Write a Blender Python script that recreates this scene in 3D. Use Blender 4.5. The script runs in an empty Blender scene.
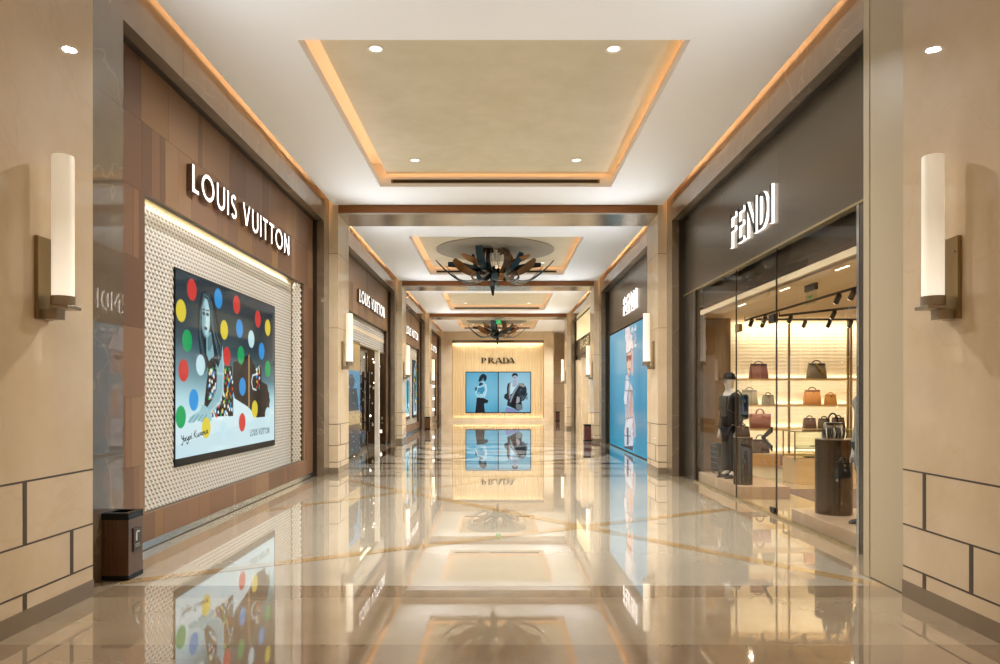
import bpy, math, random
import numpy as np
from mathutils import Vector, Matrix
random.seed(7)
C = bpy.context.scene.collection
PI = math.pi
H = 1.65          # camera height
XH = 3.333        # hall half width at the pillars
XF = 3.52         # portal frame plane
XS = 3.745        # shopfront plane

# ------------------------------------------------------------------ helpers
def lin(c):
    if isinstance(c, str):
        c = c.lstrip('#'); c = [int(c[i:i+2], 16)/255 for i in (0, 2, 4)]
    return tuple((x/12.92 if x <= .04045 else ((x+.055)/1.055)**2.4) for x in c)

def mat(name, col, rough=.5, metal=0., spec=.5, coat=0., emit=None, es=0., noise=None, bump=None, coat_ior=1.5, coat_rough=.03, trans=0.):
    m = bpy.data.materials.new(name); m.use_nodes = True
    nt = m.node_tree; b = nt.nodes['Principled BSDF']
    c = lin(col)
    b.inputs['Base Color'].default_value = (*c, 1)
    b.inputs['Roughness'].default_value = rough
    b.inputs['Metallic'].default_value = metal
    b.inputs['Specular IOR Level'].default_value = spec
    b.inputs['Coat Weight'].default_value = coat
    b.inputs['Coat IOR'].default_value = coat_ior
    b.inputs['Coat Roughness'].default_value = coat_rough
    b.inputs['Transmission Weight'].default_value = trans
    if emit:
        b.inputs['Emission Color'].default_value = (*lin(emit), 1)
        b.inputs['Emission Strength'].default_value = es
    if noise:   # (scale, colour2, detail, stretch)
        sc, c2, det, st = noise
        tc = nt.nodes.new('ShaderNodeTexCoord'); mp = nt.nodes.new('ShaderNodeMapping')
        mp.inputs['Scale'].default_value = st
        n = nt.nodes.new('ShaderNodeTexNoise'); n.inputs['Scale'].default_value = sc; n.inputs['Detail'].default_value = det
        n.inputs['Roughness'].default_value = .6
        r = nt.nodes.new('ShaderNodeValToRGB')
        r.color_ramp.elements[0].position = .32; r.color_ramp.elements[1].position = .68
        r.color_ramp.elements[0].color = (*c, 1); r.color_ramp.elements[1].color = (*lin(c2), 1)
        nt.links.new(tc.outputs['Object'], mp.inputs['Vector']); nt.links.new(mp.outputs[0], n.inputs['Vector'])
        nt.links.new(n.outputs['Fac'], r.inputs['Fac']); nt.links.new(r.outputs['Color'], b.inputs['Base Color'])
    if bump:    # (scale, strength)
        n2 = nt.nodes.new('ShaderNodeTexNoise'); n2.inputs['Scale'].default_value = bump[0]
        tc2 = nt.nodes.new('ShaderNodeTexCoord')
        bp = nt.nodes.new('ShaderNodeBump'); bp.inputs['Strength'].default_value = bump[1]; bp.inputs['Distance'].default_value = .01
        nt.links.new(tc2.outputs['Object'], n2.inputs['Vector'])
        nt.links.new(n2.outputs['Fac'], bp.inputs['Height']); nt.links.new(bp.outputs[0], b.inputs['Normal'])
    return m

def veined(m, scale, width, vein, amount):
    """thin marble veins over a stone material's base colour"""
    nt = m.node_tree; b = nt.nodes['Principled BSDF']
    link = b.inputs['Base Color'].links[0]; src = link.from_socket
    tc = nt.nodes.new('ShaderNodeTexCoord'); n = nt.nodes.new('ShaderNodeTexNoise')
    n.inputs['Scale'].default_value = scale; n.inputs['Detail'].default_value = 4; n.inputs['Distortion'].default_value = .6
    s = nt.nodes.new('ShaderNodeMath'); s.operation = 'SUBTRACT'; s.inputs[1].default_value = .5
    a = nt.nodes.new('ShaderNodeMath'); a.operation = 'ABSOLUTE'
    r = nt.nodes.new('ShaderNodeMapRange'); r.inputs['From Max'].default_value = width
    r.inputs['To Min'].default_value = amount; r.inputs['To Max'].default_value = 0
    mx = nt.nodes.new('ShaderNodeMix'); mx.data_type = 'RGBA'
    mx.inputs['B'].default_value = (*lin(vein), 1)
    L = nt.links.new
    L(tc.outputs['Object'], n.inputs['Vector']); L(n.outputs['Fac'], s.inputs[0]); L(s.outputs[0], a.inputs[0]); L(a.outputs[0], r.inputs['Value'])
    L(r.outputs[0], mx.inputs['Factor']); L(src, mx.inputs['A']); L(mx.outputs['Result'], b.inputs['Base Color'])

def attr_mat(name, strength=None, rough=.5, metal=0., spec=.5, coat=0., tint=None):
    """colour from the mesh's own colour attribute: printed or lit picture, or plank tones"""
    m = bpy.data.materials.new(name); m.use_nodes = True
    nt = m.node_tree; b = nt.nodes['Principled BSDF']
    a = nt.nodes.new('ShaderNodeAttribute'); a.attribute_name = 'col'
    b.inputs['Roughness'].default_value = rough; b.inputs['Metallic'].default_value = metal
    b.inputs['Specular IOR Level'].default_value = spec; b.inputs['Coat Weight'].default_value = coat
    if strength is None:
        nt.links.new(a.outputs['Color'], b.inputs['Base Color'])
    else:
        b.inputs['Base Color'].default_value = (.01, .01, .012, 1); b.inputs['IOR'].default_value = 1.2
        nt.links.new(a.outputs['Color'], b.inputs['Emission Color']); b.inputs['Emission Strength'].default_value = strength
    return m

class MB:
    def __init__(s): s.v = []; s.f = []; s.mi = []; s.c = []
    def add(s, vs, fs, mi=0, col=None):
        k = len(s.v); s.v += [tuple(p) for p in vs]
        for f in fs: s.f.append(tuple(i+k for i in f)); s.mi.append(mi); s.c.append(col)
        return s
    def box(s, a, b, mi=0, col=None):
        x0, x1 = sorted((a[0], b[0])); y0, y1 = sorted((a[1], b[1])); z0, z1 = sorted((a[2], b[2]))
        return s.add([(x0,y0,z0),(x1,y0,z0),(x1,y1,z0),(x0,y1,z0),(x0,y0,z1),(x1,y0,z1),(x1,y1,z1),(x0,y1,z1)],
              [(3,2,1,0),(4,5,6,7),(0,1,5,4),(1,2,6,5),(2,3,7,6),(3,0,4,7)], mi, col)
    def prism(s, pts, depth, fn, mi=0):
        """2D polygon extruded; fn(x, z, d) -> world"""
        n = len(pts); vs = [fn(p[0], p[1], 0) for p in pts] + [fn(p[0], p[1], depth) for p in pts]
        s.add(vs, [tuple(range(n))[::-1], tuple(range(n, 2*n))] + [(i, (i+1) % n, n+(i+1) % n, n+i) for i in range(n)], mi)
        return s
    def lathe(s, prof, c=(0,0,0), n=28, axis='z', mi=0, cap=True):
        vs = []
        for r, h in prof:
            for i in range(n):
                t = 2*PI*i/n; p = (r*math.cos(t), r*math.sin(t), h)
                if axis == 'x': p = (p[2], p[0], p[1])
                if axis == 'y': p = (p[0], p[2], p[1])
                vs.append((p[0]+c[0], p[1]+c[1], p[2]+c[2]))
        fs = []
        for k in range(len(prof)-1):
            for i in range(n): fs.append((k*n+i, k*n+(i+1) % n, (k+1)*n+(i+1) % n, (k+1)*n+i))
        if cap: fs.append(tuple(range(n))[::-1]); fs.append(tuple(range((len(prof)-1)*n, len(prof)*n)))
        return s.add(vs, fs, mi)
    def tube(s, pts, r, n=8, mi=0):
        """round bar along points; r number or list"""
        pts = [Vector(p) for p in pts]; m = len(pts)
        rs = r if isinstance(r, (list, tuple)) else [r]*m
        vs = []; up = None
        for i, p in enumerate(pts):
            t = (pts[min(i+1, m-1)]-pts[max(i-1, 0)]).normalized()
            if up is None: up = Vector((0,0,1)) if abs(t.z) < .9 else Vector((1,0,0))
            a = t.cross(up).normalized(); b = a.cross(t).normalized(); up = b
            for k in range(n):
                w = 2*PI*k/n; vs.append(p+a*rs[i]*math.cos(w)+b*rs[i]*math.sin(w))
        fs = [(i*n+k, i*n+(k+1) % n, (i+1)*n+(k+1) % n, (i+1)*n+k) for i in range(m-1) for k in range(n)]
        fs += [tuple(range(n))[::-1], tuple(range((m-1)*n, m*n))]
        return s.add(vs, fs, mi)
    def build(s, name, mats, parent=None, bevel=0., smooth=False, seg=2, recalc=True):
        me = bpy.data.meshes.new(name); me.from_pydata([tuple(p) for p in s.v], [], s.f)
        for m in (mats if isinstance(mats, (list, tuple)) else [mats]): me.materials.append(m)
        if any(s.mi): me.polygons.foreach_set('material_index', s.mi)
        if any(c is not None for c in s.c):
            at = me.color_attributes.new('col', 'FLOAT_COLOR', 'CORNER'); data = []
            for p in me.polygons:
                c = s.c[p.index] or (1,1,1)
                for _ in range(p.loop_total): data += [c[0], c[1], c[2], 1]
            at.data.foreach_set('color', data)
        if recalc:
            import bmesh
            bm = bmesh.new(); bm.from_mesh(me); bmesh.ops.recalc_face_normals(bm, faces=bm.faces); bm.to_mesh(me); bm.free()
        o = bpy.data.objects.new(name, me); C.objects.link(o)
        if parent is not None: o.parent = parent
        if smooth:
            me.polygons.foreach_set('use_smooth', [True]*len(me.polygons)); me.set_sharp_from_angle(angle=math.radians(40))
        if bevel:
            bv = o.modifiers.new('Bevel', 'BEVEL'); bv.width = bevel; bv.segments = seg; bv.limit_method = 'ANGLE'
        return o

def tag(o, label, cat, group=None, kind=None):
    o['label'] = label; o['category'] = cat
    if group: o['group'] = group
    if kind: o['kind'] = kind
    return o
def thing(name, label, cat, loc=(0,0,0), rz=0, group=None):
    o = bpy.data.objects.new(name, None); C.objects.link(o); o.location = loc; o.rotation_euler = (0,0,rz)
    o.empty_display_size = .1
    return tag(o, label, cat, group)
def struct(o): o['kind'] = 'structure'; return o
def copy_tree(o, parent=None):
    c = o.copy(); C.objects.link(c)
    if parent is not None: c.parent = parent
    for ch in list(o.children): copy_tree(ch, c)
    return c
def area(name, loc, direction, sx, sy, power, col=(1,.85,.65), spread=PI):
    l = bpy.data.lights.new(name, 'AREA'); l.shape = 'RECTANGLE'; l.size = sx; l.size_y = sy; l.energy = power; l.color = col; l.spread = spread
    o = bpy.data.objects.new(name, l); C.objects.link(o); o.location = loc
    d = Vector(direction).normalized()
    # size_y runs along world Y (or X for lights whose long side is x)
    z = -d; ref = Vector((0,1,0)) if abs(d.y) < .95 else Vector((0,0,1))
    x = ref.cross(z).normalized(); y = z.cross(x)
    o.rotation_euler = Matrix((x, y, z)).transposed().to_euler()
    return o
def disk(name, loc, power, col, size=.15):
    l = bpy.data.lights.new(name, 'AREA'); l.shape = 'DISK'; l.size = size; l.energy = power; l.color = col; l.spread = math.radians(138)
    o = bpy.data.objects.new(name, l); C.objects.link(o); o.location = loc; return o
def spot(name, loc, power, angle=110, blend=.6, col=(1,.88,.72), radius=.05, direction=(0,0,-1)):
    l = bpy.data.lights.new(name, 'SPOT'); l.energy = power; l.spot_size = math.radians(angle); l.spot_blend = blend; l.color = col; l.shadow_soft_size = radius
    o = bpy.data.objects.new(name, l); C.objects.link(o); o.location = loc
    o.rotation_euler = Vector(direction).to_track_quat('-Z', 'Y').to_euler()
    return o

# ------------------------------------------------------------------ materials
M = {}
M['stone'] = mat('cream_limestone', '#d3bfa2', .5, spec=.2, coat=.55, noise=(1.6, '#c7b08e', 6, (1,1,1)), coat_rough=.02)
veined(M['stone'], .6, .006, '#b9976a', .18)
M['stone_edge'] = mat('sawn_limestone', '#c8a873', .4, noise=(3., '#b8945c', 5, (1,1,1)))
M['base'] = mat('brown_stone_base', '#7a6a56', .25, coat=.3)
M['joint'] = mat('dark_joint', '#4a4036', .5)
M['frame'] = mat('grey_brown_marble', '#6d5e4a', .3, spec=.3, coat=1., coat_ior=1.8, noise=(2.2, '#5f5140', 6, (1,1,1)), coat_rough=.01)
veined(M['frame'], .8, .008, '#a8947a', .3)
M['groove'] = mat('dark_bronze_groove', '#2e2418', .4, metal=.3)
M['ceil'] = mat('white_plaster', '#f1f3f6', .7)
M['raft'] = mat('beige_plaster', '#cbc1a8', .55, noise=(1.8, '#c0b598', 6, (1,1,1)))
M['disc'] = mat('grey_plaster', '#8f8674', .6, noise=(1.2, '#847b6a', 4, (1,1,1)))
M['beam'] = mat('brushed_nickel', '#b8b2a6', .22, metal=.9, noise=(2., '#9f978a', 3, (.3,6,1)))
M['copper'] = mat('copper_lacquer', '#8a5526', .35, metal=.35)
M['floor'] = mat('polished_cream_marble', '#b1a48e', .06, spec=.22, coat=1., coat_ior=2.2, coat_rough=.012, noise=(.7, '#bbaf9a', 7, (1,1,1)))
M['band'] = mat('brown_marble_band', '#8a755c', .06, spec=.22, coat=1., coat_ior=2.2, coat_rough=.012, noise=(1.5, '#988368', 6, (1,1,1)))
M['tan'] = mat('tan_marble_line', '#a8875a', .06, spec=.22, coat=1., coat_ior=2.2, coat_rough=.012, noise=(2.5, '#b89a6c', 6, (1,1,1)))
M['border'] = mat('beige_marble_border', '#a8957a', .06, spec=.22, coat=1., coat_ior=2.2, coat_rough=.012, noise=(1.5, '#9e8a6e', 6, (1,1,1)))
M['ring'] = mat('dark_brown_marble', '#2a1a10', .06, spec=.22, coat=1., coat_ior=2.2, coat_rough=.012)
M['white_marble'] = mat('white_marble', '#cdc5b6', .06, spec=.22, coat=1., coat_ior=2.2, coat_rough=.012, noise=(1.2, '#bdb4a5', 7, (1,1,1)))
M['plank'] = attr_mat('brown_wood_panel', None, .38, spec=.4)
M['steel'] = mat('brushed_steel', '#c3ccd2', .18, metal=.95)
M['weave_gold'] = mat('gold_backing', '#8a7444', .4, metal=.5)
M['gilt'] = mat('dull_gilt', '#8f7a52', .4, metal=.2)
M['weave'] = mat('pearl_scale', '#ded8cd', .33, metal=.25)
M['sign'] = mat('lit_sign_white', '#ffffff', .5, emit='#fff8ee', es=1.6)
M['sign_side'] = mat('brown_sign_return', '#6b5140', .5)
M['sign_edge'] = mat('lit_letter_edge', '#ffffff', .5, emit='#fff3ea', es=1.6)
M['sign_face'] = mat('smoked_letter_face', '#4b4741', .4, metal=.2)
M['sign_dark'] = mat('dark_bronze_letter', '#2a1c12', .4, metal=.3)
M['sign_gold'] = mat('gilt_letter', '#e8d9a8', .3, metal=.3, emit='#f4e6b8', es=.7)
M['screen_blk'] = mat('black_bezel', '#08090a', .35, spec=.2)
M['bronze'] = mat('aged_brass', '#9c8358', .35, metal=.65, noise=(3., '#86704a', 4, (1,1,.3)))
M['bronze_lt'] = mat('satin_nickel_brass', '#a39684', .35, metal=.7)
M['tube'] = mat('frosted_glass_tube', '#efe6cf', .4, emit='#fff4e0', es=.42)
M['bin_wood'] = mat('walnut_veneer', '#5b3a1e', .28, coat=.4, noise=(5., '#3d2412', 6, (7,7,.45)))
M['bin_red'] = mat('red_walnut_veneer', '#5a2a20', .28, coat=.4, noise=(5., '#401c16', 6, (7,7,.45)))
M['bin_blk'] = mat('black_granite', '#0c0e10', .2, spec=.35)
M['fmetal'] = mat('smoked_metal_panel', '#6b6357', .27, metal=.85, bump=(.4, .05))
M['fedge'] = mat('champagne_metal_edge', '#b5a57f', .25, metal=.8)
M['fdark'] = mat('dark_bronze_post', '#43362a', .3, metal=.6)
M['bronze_panel'] = mat('bronze_back_panel', '#7d6241', .3, metal=.6, noise=(1., '#6a5135', 3, (6,6,.5)))
M['bronze_dark'] = mat('dim_interior_bronze', '#5a4630', .3, metal=.6)
M['cream_panel'] = mat('cream_painted_metal', '#b3a589', .4, spec=.4)
M['shopceil'] = mat('warm_shop_ceiling', '#cdb694', .6)
M['shelfwall'] = mat('wavy_cream_panel', '#ead9b8', .5)
M['shelf'] = mat('brass_edged_shelf', '#c6a86e', .35, metal=.4)
M['wood_lt'] = mat('honey_oak', '#b98c50', .4, noise=(3., '#a87b42', 5, (.4,8,8)))
M['white_base'] = mat('ivory_lacquer', '#efe4cc', .35)
M['shopfloor'] = mat('cream_shop_stone', '#c9b48e', .12, coat=.6, noise=(2., '#8f7a58', 6, (1,2.2,1)))
M['rug'] = mat('brown_rug', '#5e4636', .9, noise=(8., '#6a5140', 4, (1,1,1)))
M['plinth'] = mat('rose_beige_plinth', '#a98e72', .35, noise=(2., '#9c8168', 4, (1,1,1)))
M['ped'] = mat('brushed_pewter_column', '#75634f', .24, metal=.9, noise=(4., '#4c3f32', 4, (5,5,.15)))
M['black'] = mat('black_cloth', '#0c0c10', .8, spec=.2)
M['black_leather'] = mat('black_leather', '#0e0d0e', .35)
M['mann'] = mat('grey_white_mannequin', '#b3aaa0', .45)
M['track'] = mat('black_track_metal', '#17130f', .4)
M['led'] = mat('small_lamp_glow', '#ffffff', .5, emit='#fff1d6', es=6.)
M['globe'] = mat('glowing_globe', '#ffffff', .5, emit='#fff0d8', es=2.)
M['lamp'] = mat('downlight_glow', '#ffffff', .5, emit='#fff6e2', es=2.)
M['exit'] = mat('green_exit_face', '#1a8a52', .4, emit='#27b06c', es=.8)
M['white_plain'] = mat('white_plastic', '#d9d2c6', .4)
M['teal'] = mat('dark_teal_lacquer', '#123038', .3, metal=.35, coat=.3)
M['blk_brown'] = mat('black_brown_metal', '#1a1512', .35, metal=.5)
M['bronze_leaf'] = mat('bronze_leaf_metal', '#7d5429', .3, metal=.7)
M['taupe_leaf'] = mat('taupe_leaf_metal', '#7c6a58', .35, metal=.7)
M['crystal'] = mat('clear_crystal_lamp', '#fff4dd', .1, emit='#ffe9c0', es=.7)
M['flute'] = mat('cream_fluted_curtain', '#dcc396', .6)
M['soffit_mirror'] = mat('bronze_mirror', '#8a7a66', .12, metal=.9)

def glass_mat(name, tint, fres_ior=1.5):
    m = bpy.data.materials.new(name); m.use_nodes = True; nt = m.node_tree; nt.nodes.clear()
    o = nt.nodes.new('ShaderNodeOutputMaterial'); t = nt.nodes.new('ShaderNodeBsdfTransparent'); g = nt.nodes.new('ShaderNodeBsdfGlossy')
    t.inputs['Color'].default_value = (*tint, 1); g.inputs['Roughness'].default_value = .005
    fr = nt.nodes.new('ShaderNodeFresnel'); fr.inputs['IOR'].default_value = fres_ior
    x = nt.nodes.new('ShaderNodeMixShader')
    ge = nt.nodes.new('ShaderNodeNewGeometry'); iv = nt.nodes.new('ShaderNodeMath'); iv.operation = 'SUBTRACT'; iv.inputs[0].default_value = 1
    mu = nt.nodes.new('ShaderNodeMath'); mu.operation = 'MULTIPLY'   # the outer face of the pane reflects, its back face only lets light out
    nt.links.new(ge.outputs['Backfacing'], iv.inputs[1]); nt.links.new(iv.outputs[0], mu.inputs[0]); nt.links.new(fr.outputs[0], mu.inputs[1])
    nt.links.new(mu.outputs[0], x.inputs['Fac']); nt.links.new(t.outputs[0], x.inputs[1]); nt.links.new(g.outputs[0], x.inputs[2]); nt.links.new(x.outputs[0], o.inputs['Surface'])
    return m
M['glass'] = glass_mat('shop_glass', (.96,.97,.96), 1.25)
M['case_glass'] = glass_mat('showcase_glass', (.9,.95,.92), 1.35)

# sconce tube: a low lamp's glow painted as emission graded by height
nt = M['tube'].node_tree; b = nt.nodes['Principled BSDF']; tc = nt.nodes.new('ShaderNodeTexCoord'); sx = nt.nodes.new('ShaderNodeSeparateXYZ'); mr = nt.nodes.new('ShaderNodeMapRange')
mr.inputs['From Min'].default_value = .15; mr.inputs['From Max'].default_value = .75; mr.inputs['To Min'].default_value = .75; mr.inputs['To Max'].default_value = .3
nt.links.new(tc.outputs['Object'], sx.inputs[0]); nt.links.new(sx.outputs['Z'], mr.inputs['Value']); nt.links.new(mr.outputs[0], b.inputs['Emission Strength'])
# wave relief on the shelf back panels
nt = M['shelfwall'].node_tree; b = nt.nodes['Principled BSDF']
tc = nt.nodes.new('ShaderNodeTexCoord'); wv = nt.nodes.new('ShaderNodeTexWave'); wv.bands_direction = 'Z'
wv.inputs['Scale'].default_value = 4.5; wv.inputs['Distortion'].default_value = 2.2; wv.inputs['Detail Scale'].default_value = 1.5
bp = nt.nodes.new('ShaderNodeBump'); bp.inputs['Strength'].default_value = .25; bp.inputs['Distance'].default_value = .02
nt.links.new(tc.outputs['Object'], wv.inputs['Vector']); nt.links.new(wv.outputs['Fac'], bp.inputs['Height']); nt.links.new(bp.outputs[0], b.inputs['Normal'])

# ------------------------------------------------------------------ picture painter (flat screens and posters)
class Paint:
    def __init__(s, w, h, col):
        s.w, s.h = w, h; s.a = np.zeros((h, w, 3)); s.a[:] = s.rgb(col)
        s.X, s.Y = np.meshgrid((np.arange(w)+.5)/w, (np.arange(h)+.5)/h)
    @staticmethod
    def rgb(c): return np.array([int(c[i:i+2], 16)/255 for i in (1, 3, 5)]) if isinstance(c, str) else np.array(c)
    def put(s, mask, col, al=1.):
        k = (mask*al)[..., None]; s.a = s.a*(1-k)+s.rgb(col)*k
    def vgrad(s, stops):
        ys = [p for p, _ in stops]; cs = np.array([s.rgb(c) for _, c in stops])
        for k in range(3): s.a[..., k] = np.interp(s.Y, ys, cs[:, k])
    def poly(s, pts, col, al=1.):
        ins = np.zeros(s.X.shape, bool); n = len(pts)
        for i in range(n):
            x0, y0 = pts[i]; x1, y1 = pts[(i+1) % n]
            if y0 == y1: continue
            c = ((y0 > s.Y) != (y1 > s.Y)) & (s.X < (x1-x0)*(s.Y-y0)/(y1-y0)+x0); ins ^= c
        s.put(ins.astype(float), col, al)
    def ell(s, cx, cy, rx, ry, col, al=1., soft=0.):
        d = np.sqrt(((s.X-cx)/rx)**2+((s.Y-cy)/ry)**2)
        s.put(np.clip((1-d)/max(soft, .08)+.5, 0, 1), col, al)
    def line(s, pts, wd, col, al=1., asp=1.):
        m = np.zeros(s.X.shape)
        for (x0, y0), (x1, y1) in zip(pts, pts[1:]):
            dx, dy = (x1-x0)*asp, y1-y0; L = max(dx*dx+dy*dy, 1e-9)
            t = np.clip((((s.X-x0)*asp)*dx+(s.Y-y0)*dy)/L, 0, 1)
            d = np.hypot((s.X-x0)*asp-t*dx, s.Y-y0-t*dy)
            m = np.maximum(m, np.clip((wd-d)/(wd*.6)+.3, 0, 1))
        s.put(m, col, al)
    def mesh(s, name, fn, material, parent=None):
        """fn(x, y) -> local position, x to the viewer's right, y downwards"""
        w, h = s.w, s.h
        vs = [fn(i/(w-1), j/(h-1)) for j in range(h) for i in range(w)]
        fs = [(j*w+i, (j+1)*w+i, (j+1)*w+i+1, j*w+i+1) for j in range(h-1) for i in range(w-1)]
        me = bpy.data.meshes.new(name); me.from_pydata(vs, [], fs); me.materials.append(material)
        at = me.color_attributes.new('col', 'FLOAT_COLOR', 'POINT')
        a = np.clip(s.a, 0, 1); l = np.where(a <= .04045, a/12.92, ((a+.055)/1.055)**2.4)
        at.data.foreach_set('color', np.concatenate([l, np.ones((h, w, 1))], 2).ravel())
        o = bpy.data.objects.new(name, me); C.objects.link(o)
        if parent is not None: o.parent = parent
        return o

# ------------------------------------------------------------------ stroke lettering
def arc(cx, cy, rx, ry, a0, a1, n=14):
    return [(cx+rx*math.cos(math.radians(a0+(a1-a0)*i/n)), cy+ry*math.sin(math.radians(a0+(a1-a0)*i/n))) for i in range(n+1)]
W_ = .13
GL = {   # unit cap height; (advance, [(points, closed)])
 'L': (.46, [([(.065,1),(.065,.065),(.46,.065)], 0)]),
 'O': (.98, [(arc(.49,.5,.425,.435,0,360,32)[:-1], 1)]),
 'U': (.68, [([(.065,1)]+arc(.34,.34,.275,.275,180,360)+[(.615,1)], 0)]),
 'I': (.13, [([(.065,0),(.065,1)], 0)]),
 'S': (.5, [(arc(.25,.735,.185,.2,35,270,12)+arc(.25,.265,.2,.2,90,-150,12)[1:], 0)]),
 'V': (.74, [([(.06,1),(.37,.08)], 0), ([(.68,1),(.37,.08)], 0)]),
 'T': (.56, [([(0,.935),(.56,.935)], 0), ([(.28,.935),(.28,0)], 0)]),
 'N': (.72, [([(.065,0),(.065,1)], 0), ([(.085,.95),(.635,.05)], 0), ([(.655,0),(.655,1)], 0)]),
 'F': (.46, [([(.065,0),(.065,1)], 0), ([(.0,.935),(.46,.935)], 0), ([(.065,.53),(.4,.53)], 0)]),
 'E': (.46, [([(.065,0),(.065,1)], 0), ([(.0,.935),(.46,.935)], 0), ([(.065,.53),(.42,.53)], 0), ([(.0,.065),(.46,.065)], 0)]),
 'D': (.58, [([(.065,0),(.065,1)], 0), ([(.065,.935),(.2,.935)]+arc(.2,.5,.315,.435,90,-90)+[(.065,.065)], 0)]),
 'B': (.56, [([(.065,0),(.065,1)], 0), ([(.065,.935),(.25,.935)]+arc(.25,.73,.19,.205,90,-90,8)+[(.065,.525)], 0), ([(.25,.525)]+arc(.27,.295,.22,.23,90,-90,8)+[(.065,.065)], 0)]),
 'G': (.86, [(arc(.47,.5,.41,.435,45,345,26)+[(.86,.46),(.55,.46)], 0)]),
 'A': (.78, [([(.06,0),(.39,.95)], 0), ([(.72,0),(.39,.95)], 0), ([(.18,.3),(.6,.3)], 0)]),
 'R': (.56, [([(.065,0),(.065,1)], 0), ([(.065,.935),(.25,.935)]+arc(.25,.71,.2,.225,90,-90,8)+[(.065,.485)], 0), ([(.26,.485),(.52,0)], 0)]),
}
def ribbon2d(pts, closed, w):
    P = [Vector(p) for p in pts]; n = len(P); L = []; R = []
    for i in range(n):
        a = P[(i-1) % n] if closed or i else P[i]; b = P[(i+1) % n] if closed or i < n-1 else P[i]
        d0 = (P[i]-a); d1 = (b-P[i])
        if d0.length < 1e-9: d0 = d1
        if d1.length < 1e-9: d1 = d0
        d0.normalize(); d1.normalize()
        n0 = Vector((-d0.y, d0.x)); n1 = Vector((-d1.y, d1.x)); m = (n0+n1)
        m = m.normalized()/max(.5, (m.normalized()).dot(n0)); L.append(P[i]+m*w/2); R.append(P[i]-m*w/2)
    return L, R
def letter_mb(ch, size, depth, fn, w=W_, front=0, side=1, sx=1.):
    mb = MB()
    for pts, closed in GL[ch][1]:
        pts = [(p[0]*sx, p[1]) for p in pts]
        L, R = ribbon2d(pts, closed, w); n = len(L)
        vs = []
        for l, r in zip(L, R):
            vs += [fn(l.x*size, l.y*size, 0), fn(r.x*size, r.y*size, 0), fn(l.x*size, l.y*size, depth), fn(r.x*size, r.y*size, depth)]
        for i in range(n if closed else n-1):
            a, b = i*4, ((i+1) % n)*4
            mb.add([], []); k = len(mb.v)
        k = len(mb.v); mb.v += [tuple(p) for p in vs]
        def F(f, m): mb.f.append(tuple(k+q for q in f)); mb.mi.append(m); mb.c.append(None)
        for i in range(n if closed else n-1):
            a, b = i*4, ((i+1) % n)*4
            F((a+2, a+3, b+3, b+2), front); F((a, b, b+1, a+1), side); F((a, a+2, b+2, b), side); F((a+1, b+1, b+3, a+3), side)
        if not closed:
            e = (n-1)*4; F((0, 1, 3, 2), side); F((e, e+2, e+3, e+1), side)
    return mb
def sign(name, text, label, size, width, origin, udir, ndir, depth, mats, w=W_, squash=1., space=.22, cat='shop sign'):
    """letters as parts; origin = lower left corner, udir = reading direction, ndir = outwards"""
    t = thing(name, label, cat, origin)
    u = Vector(udir); nn = Vector(ndir)
    adv = []; x = 0
    for ch in text:
        if ch == ' ': x += .42*squash; continue
        adv.append((ch, x)); x += GL[ch][0]*squash+space
    total = x-space; k = width/(total*size)
    for ch, x0 in adv:
        fn = lambda px, pz, d, x0=x0: u*((x0*size+px)*k)+Vector((0,0,pz))+nn*(d+.004)
        letter_mb(ch, size, depth, fn, w, sx=squash).build('letter', mats, t, recalc=False)
    return t
# ================================================================== THE SETTING
BAY = 9.85
PIL = [(4.55, 5.84), (14.8, 15.85), (24.65, 25.7), (34.5, 35.55)]
ZB, ZC = 5.417, 5.61       # beam soffit, ceiling
YEND = 44.3
floor = struct(MB().box((-8.8,-5,-.2), (8.8,48,0)).build('floor', M['floor']))

# unseen outer shell, added to keep stray world light out
struct(MB().box((-8.8,-5,0), (-8.6,48,6.6)).build('wall_left', M['ceil']))
struct(MB().box((8.6,-5,0), (8.8,48,6.6)).build('wall_right', M['ceil']))
struct(MB().box((-8.8,47.8,0), (8.8,48,6.6)).build('light_shell_back', M['ceil']))
struct(MB().box((-8.8,-5,6.4), (8.8,48,6.6)).build('light_shell_top', M['ceil']))
# the stretch of hall behind the camera
for s in (-1, 1):
    struct(MB().box((s*3.36,-5,0), (s*3.6,PIL[0][0],5.61)).build('wall_left' if s < 0 else 'wall_right', M['stone']))
struct(MB().box((-3.6,-5,5.61), (3.6,PIL[0][0],5.75)).build('ceiling', M['ceil']))

# floor inlays -------------------------------------------------------
def strip(name, a, b, w, m, z=.0012):
    a = Vector((a[0],a[1],0)); b = Vector((b[0],b[1],0)); d = (b-a).normalized(); n = Vector((-d.y,d.x,0))*w/2
    o = MB().add([a-n+Vector((0,0,z)), b-n+Vector((0,0,z)), b+n+Vector((0,0,z)), a+n+Vector((0,0,z))], [(0,1,2,3)]).build(name, m, recalc=False)
    return struct(o)
def arcstrip(name, c, r0, r1, m, a0=0, a1=360, n=72, z=.0018):
    vs = []; fs = []
    for i in range(n+1):
        t = math.radians(a0+(a1-a0)*i/n)
        vs += [(c[0]+r0*math.cos(t), c[1]+r0*math.sin(t), z), (c[0]+r1*math.cos(t), c[1]+r1*math.sin(t), z)]
    fs = [(2*i, 2*i+1, 2*i+3, 2*i+2) for i in range(n)]
    return struct(MB().add(vs, fs).build(name, m, recalc=False))
for s in (-1, 1):
    strip('floor_border', (s*3.54, 5.84), (s*3.54, 44.2), .41, M['border'], .0010)
strip('floor_band', (0,3.2), (0,4.69), 6.66, M['band'], .0008)
strip('floor_band', (0,4.69), (0,5.79), 6.66, M['border'], .0006)
strip('floor_band', (0,5.79), (0,6.14), 6.66, M['band'], .0012)
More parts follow.
